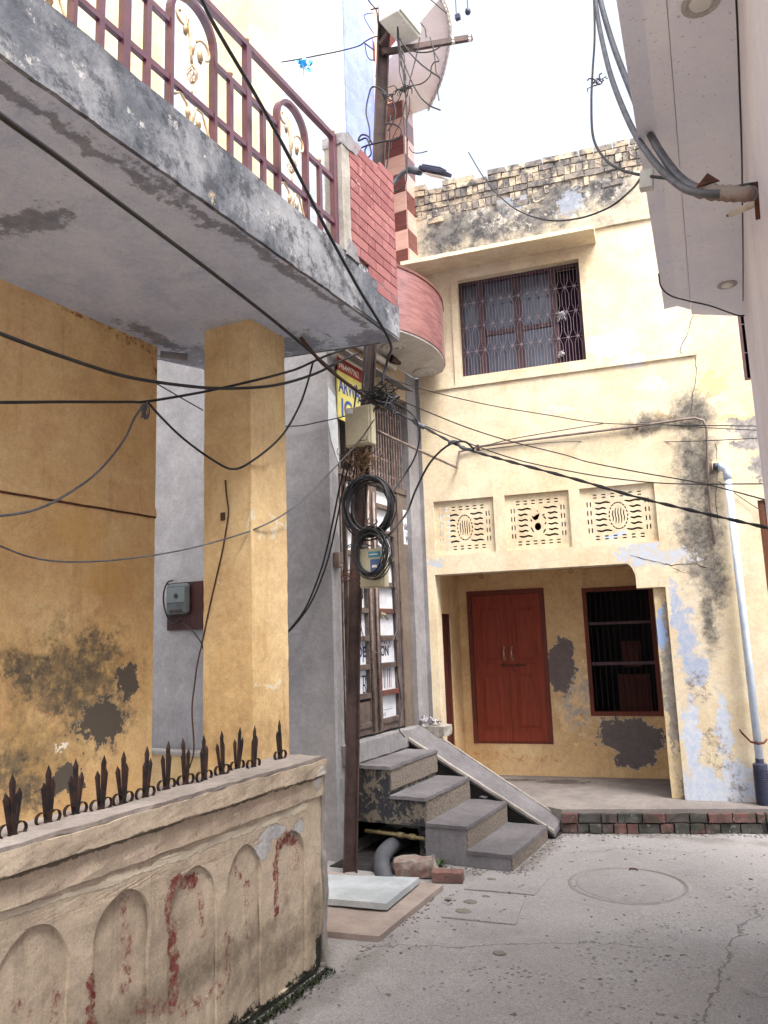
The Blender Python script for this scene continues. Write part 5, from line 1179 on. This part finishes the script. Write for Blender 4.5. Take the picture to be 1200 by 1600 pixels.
cable([(300, -40, 'X', -2.42), (330, 30, 'X', -2.43), (400, 150, 'X', -2.44), (445, 232, 'X', -2.45), (480, 300, 'X', -2.45), (515, 368, 'X', -2.45), (560, 450, 'X', -2.45), (609, 533, 'X', -2.46), (606, 560, 'W', 6.3), (596, 600, 'Y', 5.36)], .0115, 'thick black cable running down across the maroon railing and slab edge', name='thick_cable')
cable([(-60, 495, 'W', 3.0), (0, 521, 'W', 3.4), (100, 558, 'W', 3.9), (200, 589, 'W', 4.5), (300, 604, 'W', 4.9), (360, 607, 'W', 5.15), (430, 602, 'W', 5.4), (490, 585, 'W', 5.85), (530, 565, 'W', 6.2), (560, 552, 'W', 6.4)], .0105, 'heavy sagging black cable, upper of the two that cross the column near its top', name='thick_cable')
cable([(-60, 629, 'W', 3.6), (0, 629, 'W', 3.9), (100, 628, 'W', 4.4), (200, 628, 'W', 4.9), (232, 627, 'W', 5.05), (320, 612, 'W', 5.2), (400, 594, 'W', 5.32), (450, 581, 'W', 5.55), (470, 574, 'W', 5.75), (505, 558, 'W', 6.1), (540, 545, 'W', 6.3)], .009, 'twisted black cable, nearly level at the left and tied at the wall corner', name='thick_cable')
cable([(229, 626, 'W', 5.03), (250, 650, 'W', 5.1), (285, 684, 'W', 5.15), (330, 717, 'W', 5.25), (365, 733, 'W', 5.3), (400, 716, 'W', 5.33), (440, 681, 'W', 5.5), (466, 638, 'W', 5.8), (480, 600, 'W', 6.05), (489, 566, 'W', 6.1)], .008, 'black cable hanging in a deep loop across the front of the ochre column')
cable([(230, 628, 'W', 5.0), (212, 650, 'W', 4.9), (192, 690, 'W', 4.75), (150, 740, 'W', 4.5), (95, 778, 'W', 4.2), (50, 798, 'W', 4.0), (0, 806, 'W', 3.8), (-50, 808, 'W', 3.6)], .007, 'dusty grey cable drooping from the wall corner to the left edge', 'cablegrey')
cable([(-50, 832, 'W', 3.9), (0, 853, 'W', 4.1), (50, 871, 'W', 4.3), (110, 878, 'W', 4.5), (200, 873, 'W', 4.8), (300, 856, 'W', 5.05), (400, 826, 'W', 5.3), (460, 792, 'W', 5.62), (510, 744, 'W', 5.95), (560, 690, 'Y', 5.22), (585, 655, 'Y', 5.22)], .0055, 'thin grey cable crossing low over wall and column, rising to the cream box', 'cablegrey')
q1_ = onX(246, 600, -4.14); cable([(246, 600, 'W', 5.3), (275, 617, 'W', 5.8), (317, 641, 'W', 6.3)], .005, 'thin dark cable on the grey wall between the ochre wall and the column')
cable([(440, 666, 'Y', 5.66), (470, 665, 'Y', 5.66), (500, 659, 'Y', 5.66), (520, 655, 'Y', 5.6), (540, 650, 'Y', 5.4)], .0055, 'thin black cable crossing the grey wall to the cream box')
cable([(545, 700, 'Y', 5.36), (531, 760, 'Y', 5.4), (521, 810, 'Y', 5.45), (510, 860, 'Y', 5.5), (500, 895, 'Y', 5.52), (480, 945, 'Y', 5.5), (460, 975, 'Y', 5.45), (435, 1003, 'Y', 5.4)], .008, 'left one of two black cables bowing down over the grey post')
cable([(550, 705, 'Y', 5.36), (536, 765, 'Y', 5.4), (526, 815, 'Y', 5.45), (514, 868, 'Y', 5.5), (500, 910, 'Y', 5.52), (484, 945, 'Y', 5.5), (463, 974, 'Y', 5.46), (437, 1001, 'Y', 5.42)], .0075, 'right one of two black cables bowing down over the grey post')
cable([(352, 750, 'Y', 4.19), (354, 775, 'Y', 4.188), (357, 800, 'Y', 4.188), (353, 830, 'Y', 4.188), (346, 868, 'Y', 4.188), (335, 915, 'Y', 4.188), (325, 960, 'Y', 4.188), (316, 1003, 'Y', 4.187), (308, 1040, 'Y', 4.187), (304, 1070, 'Y', 4.187), (300, 1110, 'Y', 4.187), (303, 1170, 'Y', 4.187), (296, 1200, 'Y', 4.187)], .0055, 'crooked brown cable stuck down the face of the ochre column', 'cablebrown')
tag(MB().box(-3.47, -3.44, 4.18, 4.2, onY(354, 812, 4.19).z, onY(354, 800, 4.19).z).build('tape_wrap', M['cablebrown'], rough=(.02, .004)), 'lump of brown tape on the crooked column cable', 'tape')
# knot of string at wall corner
b = MB(); random.seed(2)
for k in range(7):
    c = PT((225+random.uniform(-3, 5), 640+random.uniform(-4, 4), 'W', 5.02)); b.tube([c+Vector((.0, .02*math.sin(t+k), .05*math.cos(t))) + Vector((random.uniform(-.004, .004),)*3) for t in [2*math.pi*i/10*.9 for i in range(11)]], .003, 5)
tag(b.build('string_knot', M['cablegrey']), 'knot of pale string tying cables at the corner of the ochre wall', 'string')
# going right from the pole
END = (1205, 826, 'W', 4.85)
mp = [KN, (640, 655, 'W', 6.45), (700, 688, 'W', 6.3), (740, 705, 'W', 6.2), (800, 722, 'W', 6.0), (900, 749, 'W', 5.7), (1000, 778, 'W', 5.4), (1100, 802, 'W', 5.1), END]
cp = catmull([PT(p) for p in mp], 10)
b = MB()
b.tube(cp, .007, 7)
for ph in (0, math.pi):
    b.tube([p+Vector((.3*math.cos(i*.9+ph), .3*math.sin(i*.9+ph), math.sin(i*.9+ph)))*.009 for i, p in enumerate(cp)], .0055, 6)
tag(b.build('twisted_cable', M['cable'], smooth=True), 'thick twisted service cable running from the pole across the cream house to the right edge', 'cable')
cable([(700, 692, 'W', 6.28), (712, 690, 'W', 6.26), (722, 700, 'W', 6.24), (738, 703, 'W', 6.2)], .014, 'taped joint on the twisted service cable near the pole', 'cablegrey')
cable([(645, 655, 'W', 6.43), (652, 662, 'W', 6.42), (664, 668, 'W', 6.4)], .02, 'grey plastic connector on the twisted cable right beside the pole', 'cablegrey')
cable([(598, 588, 'Y', 5.4), (660, 608, 'W', 6.7), (760, 632, 'W', 7.0), (860, 649, 'W', 7.2), (940, 661, 'W', 7.4), (1060, 664, 'W', 7.4), (1195, 666, 'W', 6.8)], .0045, 'highest thin line from the pole across the cream house')
cable([(610, 618, 'Y', 5.4), (660, 640, 'W', 6.7), (730, 668, 'W', 6.8), (800, 690, 'W', 6.9), (880, 710, 'W', 7), (920, 722, 'W', 6.9), (1000, 738, 'W', 6.6), (1100, 756, 'W', 6.2), (1200, 782, 'W', 5.6)], .0055, 'thin black line sagging between the conduit and the perforated panels')
cable([(640, 655, 'W', 6.44), (700, 680, 'W', 6.4), (800, 716, 'W', 6.4), (900, 738, 'W', 6.3), (980, 750, 'W', 6.2), (1060, 756, 'W', 6.1), (1200, 756, 'W', 5.7)], .005, 'thin black line meeting the twisted cable and levelling off to the right')
cable([(745, 700, 'W', 6.3), (800, 686, 'W', 6.8), (880, 672, 'W', 7.2), (942, 662, 'W', 7.4)], .0045, 'fine cord rising beside the conduit pipe to the thin line')
cable([(745, 704, 'W', 6.3), (830, 694, 'W', 7.0), (900, 690, 'F', -.03), (1060, 690, 'F', -.03), (1200, 684, 'W', 7.0)], .004, 'fine level wire crossing the mouldy streak below the conduit')
cable([(1000, 660, 'F', -.04), (1100, 668, 'F', -.05), (1200, 673, 'W', 6.9)], .004, 'fine wire to the right of the conduit clamp')
cable([(1122, 752, 'F', -.02), (1150, 772, 'F', -.02), (1185, 795, 'F', -.03), (1210, 806, 'F', -.04)], .004, 'thin cord slanting beside the pale drain pipe', 'cablebrown')
cable([(600, 843, 'Y', 5.3), (615, 828, 'Y', 5.32), (636, 800, 'W', 6.3), (650, 765, 'W', 6.3), (672, 723, 'W', 6.25), (700, 696, 'W', 6.2), (725, 690, 'W', 6.2), (741, 702, 'W', 6.2)], .009, 'black service cable curving up from the small coil to the twisted cable')
cable([(604, 622, 'Y', 5.36), (635, 640, 'W', 6.4), (650, 655, 'W', 6.4), (656, 680, 'W', 6.4), (648, 715, 'W', 6.42), (630, 745, 'W', 6.45), (612, 773, 'Y', 5.35)], .0075, 'black cable looping from the knot down past the gate bars')
for k, (dx, lb) in enumerate([(0, 'vertical dark cable hanging in front of the gate banner'), (6, 'thin vertical cable beside the hanging cable on the gate')]):
    cable([(598+dx, 870, 'X', -3.44), (612+dx*.6, 880, 'X', -3.45), (615+dx, 930, 'X', -3.46), (618+dx, 1000, 'X', -3.47), (621+dx, 1050, 'X', -3.47), (626, 1090, 'X', -3.47), (625, 1120, 'X', -3.46), (624, 1140, 'X', -3.43), (632, 1152, 'X', -3.36)], .006-.002*k, lb, 'cable' if not k else 'cablegrey')
cable([(563, 975, 'Y', 5.36), (570, 1000, 'Y', 5.5), (584, 1018, 'X', -3.45), (600, 1018, 'X', -3.46), (612, 1005, 'X', -3.46), (620, 985, 'X', -3.46)], .004, 'thin wire drooping from the pole to the gate cable', 'cablegrey')
# coils
def coil(px, py, rx, ry, n, seed, label, Y=5.22, r=.006):
    random.seed(seed); c = onY(px, py, Y); a = onY(px+rx, py, Y); d = onY(px, py-ry, Y); RX, RZ = abs(a.x-c.x), abs(d.z-c.z); b = MB()
    for i in range(n):
        ox, oz = random.uniform(-.02, .02), random.uniform(-.025, .012); s_ = random.uniform(.84, 1.06)*(1.14 if i % 6 == 5 else 1); ph = random.uniform(0, 6); tl = random.uniform(-.08, .08)
        pts = [c+Vector(((RX*s_*(1+.03*math.sin(3*t+ph)))*math.cos(t)+ox, random.uniform(-.006, .006)+.025*math.sin(t+ph)+tl*math.cos(t)*.3, RZ*s_*math.sin(t)+oz)) for t in [2*math.pi*j/28 for j in range(28)]]
        b.tube(pts, r*random.uniform(.75, 1.15), 6, closed=True)
    return tag(b.build('cable_coil', M['cable'], smooth=True), label, 'cable coil', 'coils of cable hung on the pole')
coil(576, 790, 34, 44, 15, 4, 'big coil of black cable hung on the pole above the meter box', r=.0068)
coil(580, 862, 25, 36, 13, 6, 'smaller coil of black cable hung over the meter box', 5.19, .0055)
# knot and tangle at the cable junction
def tangle(name, c, s, n, r, seed, mat, label, cat, nseg=7, kind=None):
    random.seed(seed); b = MB(); c = Vector(c)
    for i in range(n):
        P_ = []; p = Vector((random.gauss(0, .45), random.gauss(0, .4), random.gauss(0, .45))); d = Vector((random.gauss(0, 1), random.gauss(0, .6), random.gauss(0, 1))).normalized()
        for j in range(nseg):
            P_.append(c+Vector((p.x*s[0], p.y*s[1], p.z*s[2]))); d = (d+Vector((random.gauss(0, .6), random.gauss(0, .4), random.gauss(0, .6)))-p*.25).normalized(); p = p+d*.42
        b.tube(catmull(P_, 4), r*random.uniform(.7, 1.3), 5)
    return tag(b.build(name, M[mat], smooth=True), label, cat, kind=kind)
tangle('wire_knot', onY(594, 618, 5.36), (.11, .08, .085), 42, .0050, 8, 'cable', 'dense knot of black wires bound round the pole just below the slab', 'wires')
tangle('wire_knot', onY(606, 632, 5.36), (.12, .06, .05), 10, .006, 18, 'cablegrey', 'grey wire ends and clamps sticking out of the cable knot', 'wires')
tangle('bird_nest', onY(563, 718, 5.34), (.10, .08, .13), 60, .0035, 12, 'straw', 'ragged nest of dry twigs and wire wedged under the cream box', 'nest')
tangle('wire_tangle', onY(547, 898, 5.36), (.07, .05, .05), 9, .003, 13, 'rust', 'rusty wire ends sticking out left of the meter box', 'wires')
tangle('wire_tangle', onY(583, 830, 5.24), (.09, .04, .06), 10, .005, 14, 'cable', 'short cable ends crossing between the two coils', 'wires')
# cables hugging the shaft
for k, (ox, r_, z0, z1, lb) in enumerate([(-.07, .008, 2.3, 3.9, 'dark cable strapped to the left flank of the pole below the nest'), (.085, .007, 2.8, 4.4, 'dark cable strapped to the right flank of the pole by the gate bars'), (.02, .005, 3.6, 5.2, 'thin pale wire down the front of the pole under the slab'), (-.02, .008, 2.7, 3.4, 'short cable stub behind the big coil')]):
    pts = [pole(z0+(z1-z0)*i/9, (ox+.012*math.sin(i*1.7+k), -.1+.012*math.cos(i*2.1+k))) for i in range(10)]
    tag(MB().tube(catmull(pts, 4), r_, 6).build('cable', M['cablegrey' if k == 2 else 'cable'], smooth=True), lb, 'cable')
# upper part of the pole
def up(pts, r, lb, mat='cable', Y=5.38): return cable([(x, y, 'Y', Y) for x, y in pts], r, lb, mat)
T1 = [([(621, 40), (622, 70), (628, 100), (634, 150), (636, 200), (636, 250), (634, 285), (622, 298), (612, 296)], .006, 'long dark cable hanging from the white box past the street light'),
      ([(622, 45), (626, 80), (640, 120), (656, 150), (672, 165), (688, 172)], .0065, 'cable curving from the cross arm down to the right and ending in the sky'),
      ([(624, 60), (640, 82), (660, 102), (688, 122)], .0065, 'straight cable slanting right from the white box'),
      ([(633, 73), (645, 80), (663, 82), (680, 78), (694, 68)], .0055, 'cable sagging just below the cross arm'),
      ([(656, 58), (650, 90), (642, 120), (636, 150)], .005, 'thin cable leaning left from the cross arm'),
      ([(672, 58), (678, 80), (686, 95), (679, 97), (674, 105), (672, 118), (660, 130), (640, 135), (618, 142)], .0052, 'looping cable between the cross arm and the wire bunch'),
      ([(656, 35), (664, 45), (666, 58)], .005, 'short cable end above the cross arm'),
      ([(676, 70), (680, 95), (682, 115), (688, 122), (684, 140), (686, 157)], .005, 'ragged cable end hanging right of the pole'),
      ([(623, 75), (624, 95), (625, 115), (630, 132), (632, 145)], .005, 'dark cable in the bunch under the white box'),
      ([(626, 75), (632, 90), (632, 110), (634, 140)], .005, 'second dark cable in the bunch under the white box'),
      ([(630, 80), (626, 100), (634, 118), (630, 138), (620, 160), (608, 166)], .0045, 'wavy cable bending back to the pole below the white box'),
      ([(636, 148), (632, 165), (626, 190), (614, 215), (610, 235)], .0045, 'brownish wire running down over the chequered tiles'),
      ([(640, 150), (640, 170), (636, 190), (637, 220)], .005, 'cable crossing in front of the tile column'),
      ([(608, 152), (596, 140), (582, 136), (576, 150), (572, 175), (577, 200), (578, 222)], .007, 'black loop bulging left of the upper pole'),
      ([(612, 150), (616, 165), (618, 180), (612, 195), (606, 205)], .006, 'dark wire bight on the right of the upper pole'),
      ([(602, 196), (607, 193), (618, 195), (627, 202), (625, 214), (615, 219), (600, 221), (575, 227), (562, 232)], .0075, 'stiff black cable making a square loop across the upper pole'),
      ([(582, 225), (575, 213), (565, 211), (560, 220), (572, 216), (578, 228)], .008, 'small tight black loop left of the upper pole'),
      ([(574, 226), (570, 236), (574, 246), (580, 240), (578, 228)], .007, 'short black cable end above the parapet'),
      ([(580, 15), (590, 13), (605, 16), (620, 35), (624, 40)], .0065, 'cable from the pole top to the underside of the white box'),
      ([(569, -8), (580, 6), (588, 16), (590, 30), (592, 48)], .006, 'cable dropping in at the top of the pole'),
      ([(584, 20), (569, 24), (576, 40), (584, 52)], .0035, 'thin bent wire left of the pole top'),
      ([(568, 66), (576, 72), (584, 78)], .006, 'short tail of wire by the pole bracket'),
      ([(570, 68), (573, 85), (578, 93), (584, 94)], .0045, 'thin loop of wire hanging left of the bracket'),
      ([(639, 230), (645, 238), (656, 239), (668, 236)], .004, 'thin wire tail to the right above the street light'),
      ([(597, 290), (602, 270), (606, 250), (609, 215), (610, 180)], .006, 'grey cable along the right of the pole down to the parapet'),
      ([(630, 0), (662, -6), (690, 14), (698, 21)], .005, 'cable end at the very top right of the pole')]
for p_, r_, lb in T1: up(p_, r_, lb)
up([(440, 97), (470, 92), (500, 86), (530, 80), (560, 72), (572, 64), (584, 58), (594, 56)], .0055, 'dark string with blue petals stretched left from the upper pole', Y=5.5)
tangle('wire_knot', onY(633, 140, 5.38), (.05, .04, .05), 7, .0045, 28, 'cable', 'small knot in the wire bunch on the upper pole', 'wires')
tangle('wire_knot', onY(608, 150, 5.38), (.05, .05, .05), 8, .0045, 29, 'cable', 'small twist of wire on the right flank of the upper pole', 'wires')
# blue plastic flowers
b = MB(); random.seed(9)
for i in range(26):
    c = onY(474+random.gauss(0, 7), 100+random.gauss(0, 8), 5.48); d = Vector((random.gauss(0, 1), random.gauss(0, .6), random.gauss(0, 1))).normalized()*.06; e_ = d.orthogonal().normalized()*.026
    b.add([c, c+d*.5+e_, c+d, c+d*.5-e_], [(0, 1, 2, 3)])
tag(b.build('plastic_flowers', M['blueflower']), 'bunch of torn blue plastic petals hanging on a string before the white wall', 'flowers')
cable([(474, 108, 'Y', 5.48), (475, 125, 'Y', 5.48), (475, 150, 'Y', 5.48)], .002, 'fine thread dangling below the blue petals')
# shackles hanging top right
for k, (x, y0_, y1_) in enumerate(((713, -20, 24), (731, -20, 16))):
    sh = thing('line_insulator', ['small square blue line insulator hanging at the top edge', 'small round blue line insulator hanging at the top edge'][k], 'insulator', PT((x, y1_, 'W', 7.2)))
    MB().tube([PT((x-2, y0_, 'W', 7.2)), PT((x, y1_, 'W', 7.2))], .004, 6).build('wire', M['cable'], sh)
    if k: MB().lathe([(0, -.028), (.022, -.022), (.028, 0), (.022, .022), (0, .03)], PT((x, y1_+2, 'W', 7.2)), 12).build('body', M['pvcdark'], sh, smooth=True)
    else: MB().box(-.02, .024, -.02, .02, -.022, .022, Matrix.Translation(PT((x+2, y1_+3, 'W', 7.2)))).build('body', M['pvcdark'], sh)
# right-hand conduits and cables
WR = lambda x, y: pw(x, y, -.03)
e0 = WR(1178, 303)
def rc(pts, r, lb, mat='cable', name='cable'):
    P_ = [PT(p) if len(p) == 4 else Vector(p) for p in pts]
    return tag(MB().tube(catmull(P_, 9), r, 10).build(name, M[mat], smooth=True), lb, 'cable')
we = (e0-CAM).dot(FW)
def g(x, y, t): return (x, y, 'W', 4.6+(we-4.6)*t)
rc([g(922, -60, -.2), g(930, 0, 0), g(938, 50, .1), g(955, 120, .3), g(985, 195, .5), g(1020, 250, .7), g(1062, 290, .85), g(1100, 302, .93), g(1150, 303, .98), tuple(e0)], .013, 'thick grey conduit, left of the pair sweeping down to the wall bracket', 'cablegrey', 'thick_cable')
rc([g(928, -60, -.2), g(938, 0, 0), g(958, 70, .15), g(985, 140, .35), g(1010, 198, .55), g(1040, 250, .72), g(1075, 288, .86), g(1120, 299, .94), g(1160, 300, .985), tuple(e0+Vector((0, 0, .01)))], .0155, 'thick grey conduit, right of the pair sweeping down to the wall bracket', 'cablegrey', 'thick_cable')
rc([g(924, -60, 0), g(928, 0, .05), g(929, 60, .1), g(926, 110, .15), g(924, 160, .25), g(927, 215, .35), g(945, 248, .45), g(970, 265, .55), g(1005, 274, .65), g(1050, 280, .75), g(1085, 290, .85), g(1120, 296, .93), tuple(e0+Vector((0, 0, .03)))], .006, 'thin black cable hanging beside the grey conduits and bending to the bracket')
rc([(732, 238, 'W', 8.6), (760, 283, 'W', 7.6), (800, 323, 'W', 6.6), (850, 343, 'W', 5.8), (900, 342, 'W', 5.2), (950, 325, 'W', 4.6), (985, 298, 'W', 4.2), g(1004, 275, .63)], .006, 'black cable swinging across the brick parapet from the sky')
tangle('plastic_scrap', PT(g(933, 128, .18)), (.035, .02, .02), 9, .003, 41, 'cablegrey', 'scrap of torn plastic caught on the thin black cable', 'scrap')
c = PT(g(1011, 281, .67)); tag(MB().box(-.025, .022, -.02, .02, -.035, .035, Matrix.Translation(c) @ Matrix.Rotation(R(8), 4, 'Y')).build('cable_joint', M['boxwhite'], rough=(.02, .006)), 'small pale cable joint hanging at the edge of the right soffit', 'joint')
bk = thing('wall_bracket', 'rusty steel plate with taped conduit end on the pale right wall', 'bracket', e0)
MB().tube(catmull([PT(g(1090, 298, .9)), PT(g(1120, 301, .94)), PT(g(1150, 303, .98)), e0], 5), [.020, .024, .019, .022, .026, .020, .024, .021, .025, .022, .024, .02, .022, .024, .021, .02], 12).build('taped_end', M['rubble'], bk, smooth=True)
MB().tube([pw(1180, 318, -.01), pw(1143, 334, -.07)], .012, 12).build('pipe_stub', M['pvcwhite'], bk, smooth=True); MB().tube([pw(1144, 333.5, -.068), pw(1137, 337, -.08)], .006, 8).build('wire_end', M['cable'], bk)
pa_, pb2 = pw(1182, 284, -.004), pw(1186, 342, -.004); MB().bar(pa_, pb2, .02, .008).build('plate', M['rust'], bk)
tri = PT(g(1105, 288, .93)); MB().prism([(-.03, 0), (.035, 0), (.004, .035)], -.004, .004, 'y', Matrix.Translation(tri)).build('tape_flap', M['rust'], bk)
rc([tuple(pw(1150, -10, -.02)), tuple(pw(1153, 60, -.02)), tuple(pw(1156, 150, -.02)), tuple(pw(1159, 240, -.02)), tuple(pw(1160, 320, -.02)), tuple(pw(1161, 400, -.02)), tuple(pw(1161, 470, -.015))], .0032, 'thin black cable along the joint of the right wall and soffit')
q = onZ(1028, 425, 3.78); rc([(1029, 428, 'Z', 3.79), (1033, 448, 'Z', 3.77), (1048, 462, 'Z', 3.74), (1075, 470, 'W', 4.7), (1110, 478, 'W', 4.72), (1150, 492, 'W', 4.75), (1163, 493, 'W', 4.78)], .0045, 'thin black cable slung under the far end of the right soffit')

# ================================================================ GROUND AND THINGS ON IT
b = MB(); N = 130
def gz_(x, y): return .006*mnoise.noise(Vector((x*1.1, y*1.1, 0)))+.0025*mnoise.noise(Vector((x*5, y*5, 3)))-.004
xs = [-3.9+i*.06 for i in range(105)]; ysg = [1.8+i*.07 for i in range(112)]
gx, gyy = [-300, -60, -12]+xs+[6, 12, 60, 300], [-300, -60, -8, -1]+ysg+[12, 60, 300]
vs = []
for y in gyy:
    for x in gx: vs.append((x, y, gz_(x, y) if (-3.9 <= x <= 2.4 and 1.8 <= y <= 9.6) else -.004))
nx = len(gx); fs = [(j*nx+i, j*nx+i+1, (j+1)*nx+i+1, (j+1)*nx+i) for j in range(len(gyy)-1) for i in range(nx-1)]
b.add(vs, fs); o = b.build('lane', M['lane'], smooth=True, local=True); tag(o, 'grey worn concrete lane between the houses', 'ground', kind='structure')
mc = onZ(982, 1382, 0); mr = .375
mh = thing('manhole_cover', 'round worn cement manhole cover set in the lane', 'manhole cover', (mc.x, mc.y, 0))
MB().lathe([(0, .012), (mr*.5, .011), (mr*.93, .007), (mr*.97, .003), (mr, -.01)][::-1], (mc.x, mc.y, .0), 48).build('cover', M['lane'], mh, smooth=True)
MB().lathe([(mr*1.03, -.01), (mr*1.035, .002), (mr*1.09, .003), (mr*1.13, -.002), (mr*1.14, -.01)], (mc.x, mc.y, 0), 48).build('rim', M['patchcement'], mh, smooth=True)
q = onZ(990, 1362, 0); MB().tube([(q.x-.03, q.y, .01), (q.x-.02, q.y, .02), (q.x+.02, q.y+.005, .02), (q.x+.03, q.y+.005, .01)], .006, 6).build('lifting_hook', M['rust'], mh)
def slab(name, px, z0, z1, mat, label, cat, rgh=(.08, .005)):
    P_ = [onZ(x, y, z1) for x, y in px]; o = MB().prism([(p.x, p.y) for p in P_], z0, z1).build(name, M[mat], rough=rgh); return tag(o, label, cat)
slab('stone_slab', [(655, 1371), (604, 1412), (470, 1400), (500, 1366)], .045, .085, 'whitestone', 'pale grey marble slab laid as a drain cover behind the end of the boundary wall', 'slab', (.08, .003))
slab('sandstone_slab', [(692, 1382), (592, 1463), (440, 1450), (500, 1360)], -.02, .03, 'redstone', 'pinkish sandstone slab under the pale marble drain cover', 'slab')
slab('cement_patch', [(760, 1362), (858, 1372), (835, 1398), (725, 1388)], -.02, .003, 'lane', 'square cement patch in the lane just in front of the lowest step', 'patch', (.05, .004))
slab('cement_patch', [(722, 1396), (820, 1402), (806, 1444), (690, 1432)], -.02, .003, 'lane', 'second rough cement patch in the lane nearer the sandstone slab', 'patch', (.05, .004))
q = onZ(700, 1376, 0); tag(MB().box(-.115, .115, -.055, .05, 0, .07, Matrix.Translation((q.x, q.y, .0)) @ Matrix.Rotation(R(18), 4, 'Z')).build('loose_brick', M['brick1'], rough=(.03, .007, 4, 14)), 'loose worn red brick lying on the lane in front of the steps', 'brick')
q = onZ(652, 1368, 0); tag(MB().box(-.16, .14, -.06, .12, 0, .12, Matrix.Translation((q.x, q.y, .0)) @ Matrix.Rotation(R(10), 4, 'Z') @ Matrix.Rotation(R(-8), 4, 'Y')).build('mortar_rubble', M['rubble'], rough=(.03, .022, 6, 9)), 'broken lump of mortar and brick beside the hollow under the steps', 'rubble')
random.seed(77)
for k, (x, y, s, lb) in enumerate([(735, 1410, .05, 'flat stone bit half sunk in the lane left of the rough patch'), (768, 1374, .035, 'small round lump on the first cement patch'), (724, 1425, .06, 'flat broken chip by the corner of the rough patch'), (780, 1490, .04, 'small dark stone set in the lane in the near foreground'), (700, 1405, .03, 'little lump at the edge of the sandstone slab'), (758, 1401, .03, 'pebble between the two cement patches')]):
    q = onZ(x, y, 0); tag(MB().lathe([(0, .14), (.5, .12), (.9, .03), (1, -.1)][::-1], (0, 0, 0), 12).build('stone_chip', M['gritm'], rough=(.4, .12, k, 2)), lb, 'stone'); o = bpy.context.scene.objects[-1]
    for o in [o for o in bpy.data.objects if o.name.startswith('stone_chip') and 'placed' not in o]: o.location = (q.x, q.y, .002); o.scale = (s, s*.7, s*.9); o['placed'] = 1
for o in bpy.data.objects:
    if 'placed' in o: del o['placed']
# moss at the base of the boundary wall
b = MB(); random.seed(14)
for i in range(1500):
    y = random.uniform(2.6, 3.88); x = -2.475+abs(random.gauss(0, .03)); z = random.uniform(0, .012); s = random.uniform(.008, .02); t_ = random.uniform(0, 6.3); d = Vector((math.cos(t_), math.sin(t_), 0)); w = Vector((-d.y, d.x, 0))*s*.4
    c = Vector((x, y, z)); b.add([c-w, c+w, c+d*s+Vector((0, 0, s*.9))], [(0, 1, 2)])
tag(b.build('moss', M['moss'], rough=None), 'dark moss and weeds along the foot of the boundary wall', 'moss', kind='stuff')

b = MB(); random.seed(44)
for i in range(1100):
    k = random.random()
    if k < .3: t_ = random.random(); c = cl[0].lerp(cl[2], t_)+Vector((random.gauss(0, .02), -.03-abs(random.gauss(0, .06)), 0))
    elif k < .5: c = Vector((-2.08+abs(random.gauss(0, .05)), random.uniform(5.9, 7.2), 0))
    elif k < .65: c = Vector((random.uniform(-2.9, -2.1), 5.92-abs(random.gauss(0, .08)), 0))
    elif k < .8: c = Vector((-2.44+abs(random.gauss(0, .09)), random.uniform(2.8, 5.4), 0))
    else: c = Vector((random.uniform(-2.4, .3), random.uniform(3.2, 7.4), 0))
    s = random.uniform(.003, .009)*(1.5 if random.random() < .08 else 1); c.z = gz_(c.x, c.y)
    b.box(-s, s*random.uniform(.6, 1.2), -s*.7, s*.7, -s*.3, s*.6, Matrix.Translation(c) @ Matrix.Rotation(random.uniform(0, 3), 4, 'Z') @ Matrix.Rotation(random.uniform(-.5, .5), 4, 'X'))
tag(b.build('grit', M['gritm'], local=True), 'loose grit and crumbs of mortar scattered on the lane', 'grit', kind='stuff')
# ================================================================ WORLD, SUN, CAMERA
SUN_EL, SUN_AZ = R(57), R(122)
w = bpy.data.worlds.new('World'); scene.world = w; w.use_nodes = True; nt = w.node_tree
bg = nt.nodes['Background']; sky = nt.nodes.new('ShaderNodeTexSky'); sky.sky_type = 'NISHITA'; sky.sun_disc = False
sky.sun_elevation = SUN_EL; sky.sun_rotation = SUN_AZ; sky.air_density = 1.0; sky.dust_density = 8.0; sky.ozone_density = .6
hs = nt.nodes.new('ShaderNodeHueSaturation'); hs.inputs['Saturation'].default_value = .42; hs.inputs['Value'].default_value = 1.4; nt.links.new(sky.outputs[0], hs.inputs['Color']); nt.links.new(hs.outputs[0], bg.inputs[0]); bg.inputs[1].default_value = .15
sl = bpy.data.lights.new('sun', 'SUN'); sl.energy = 1.0; sl.angle = R(24); sl.color = (1, .97, .94)
so = bpy.data.objects.new('sun', sl); COL.objects.link(so)
sdir = Vector((math.sin(SUN_AZ)*math.cos(SUN_EL), math.cos(SUN_AZ)*math.cos(SUN_EL), math.sin(SUN_EL)))
so.rotation_euler = sdir.to_track_quat('Z', 'Y').to_euler(); so.location = (0, 0, 12)
cam = bpy.data.cameras.new('camera'); co = bpy.data.objects.new('camera', cam); COL.objects.link(co)
cam.sensor_fit = 'VERTICAL'; cam.sensor_height = 36; cam.sensor_width = 27; cam.lens = 27; cam.clip_start = .02; cam.clip_end = 2000
co.matrix_world = Matrix(((RT.x, UP.x, -FW.x, CAM.x), (RT.y, UP.y, -FW.y, CAM.y), (RT.z, UP.z, -FW.z, CAM.z), (0, 0, 0, 1)))
scene.camera = co
scene.view_settings.view_transform = 'Standard'; scene.view_settings.look = 'None'; scene.view_settings.exposure = 1.36; scene.view_settings.gamma = 1
scene.cycles.use_denoising = True; scene.cycles.max_bounces = 8; scene.cycles.diffuse_bounces = 5
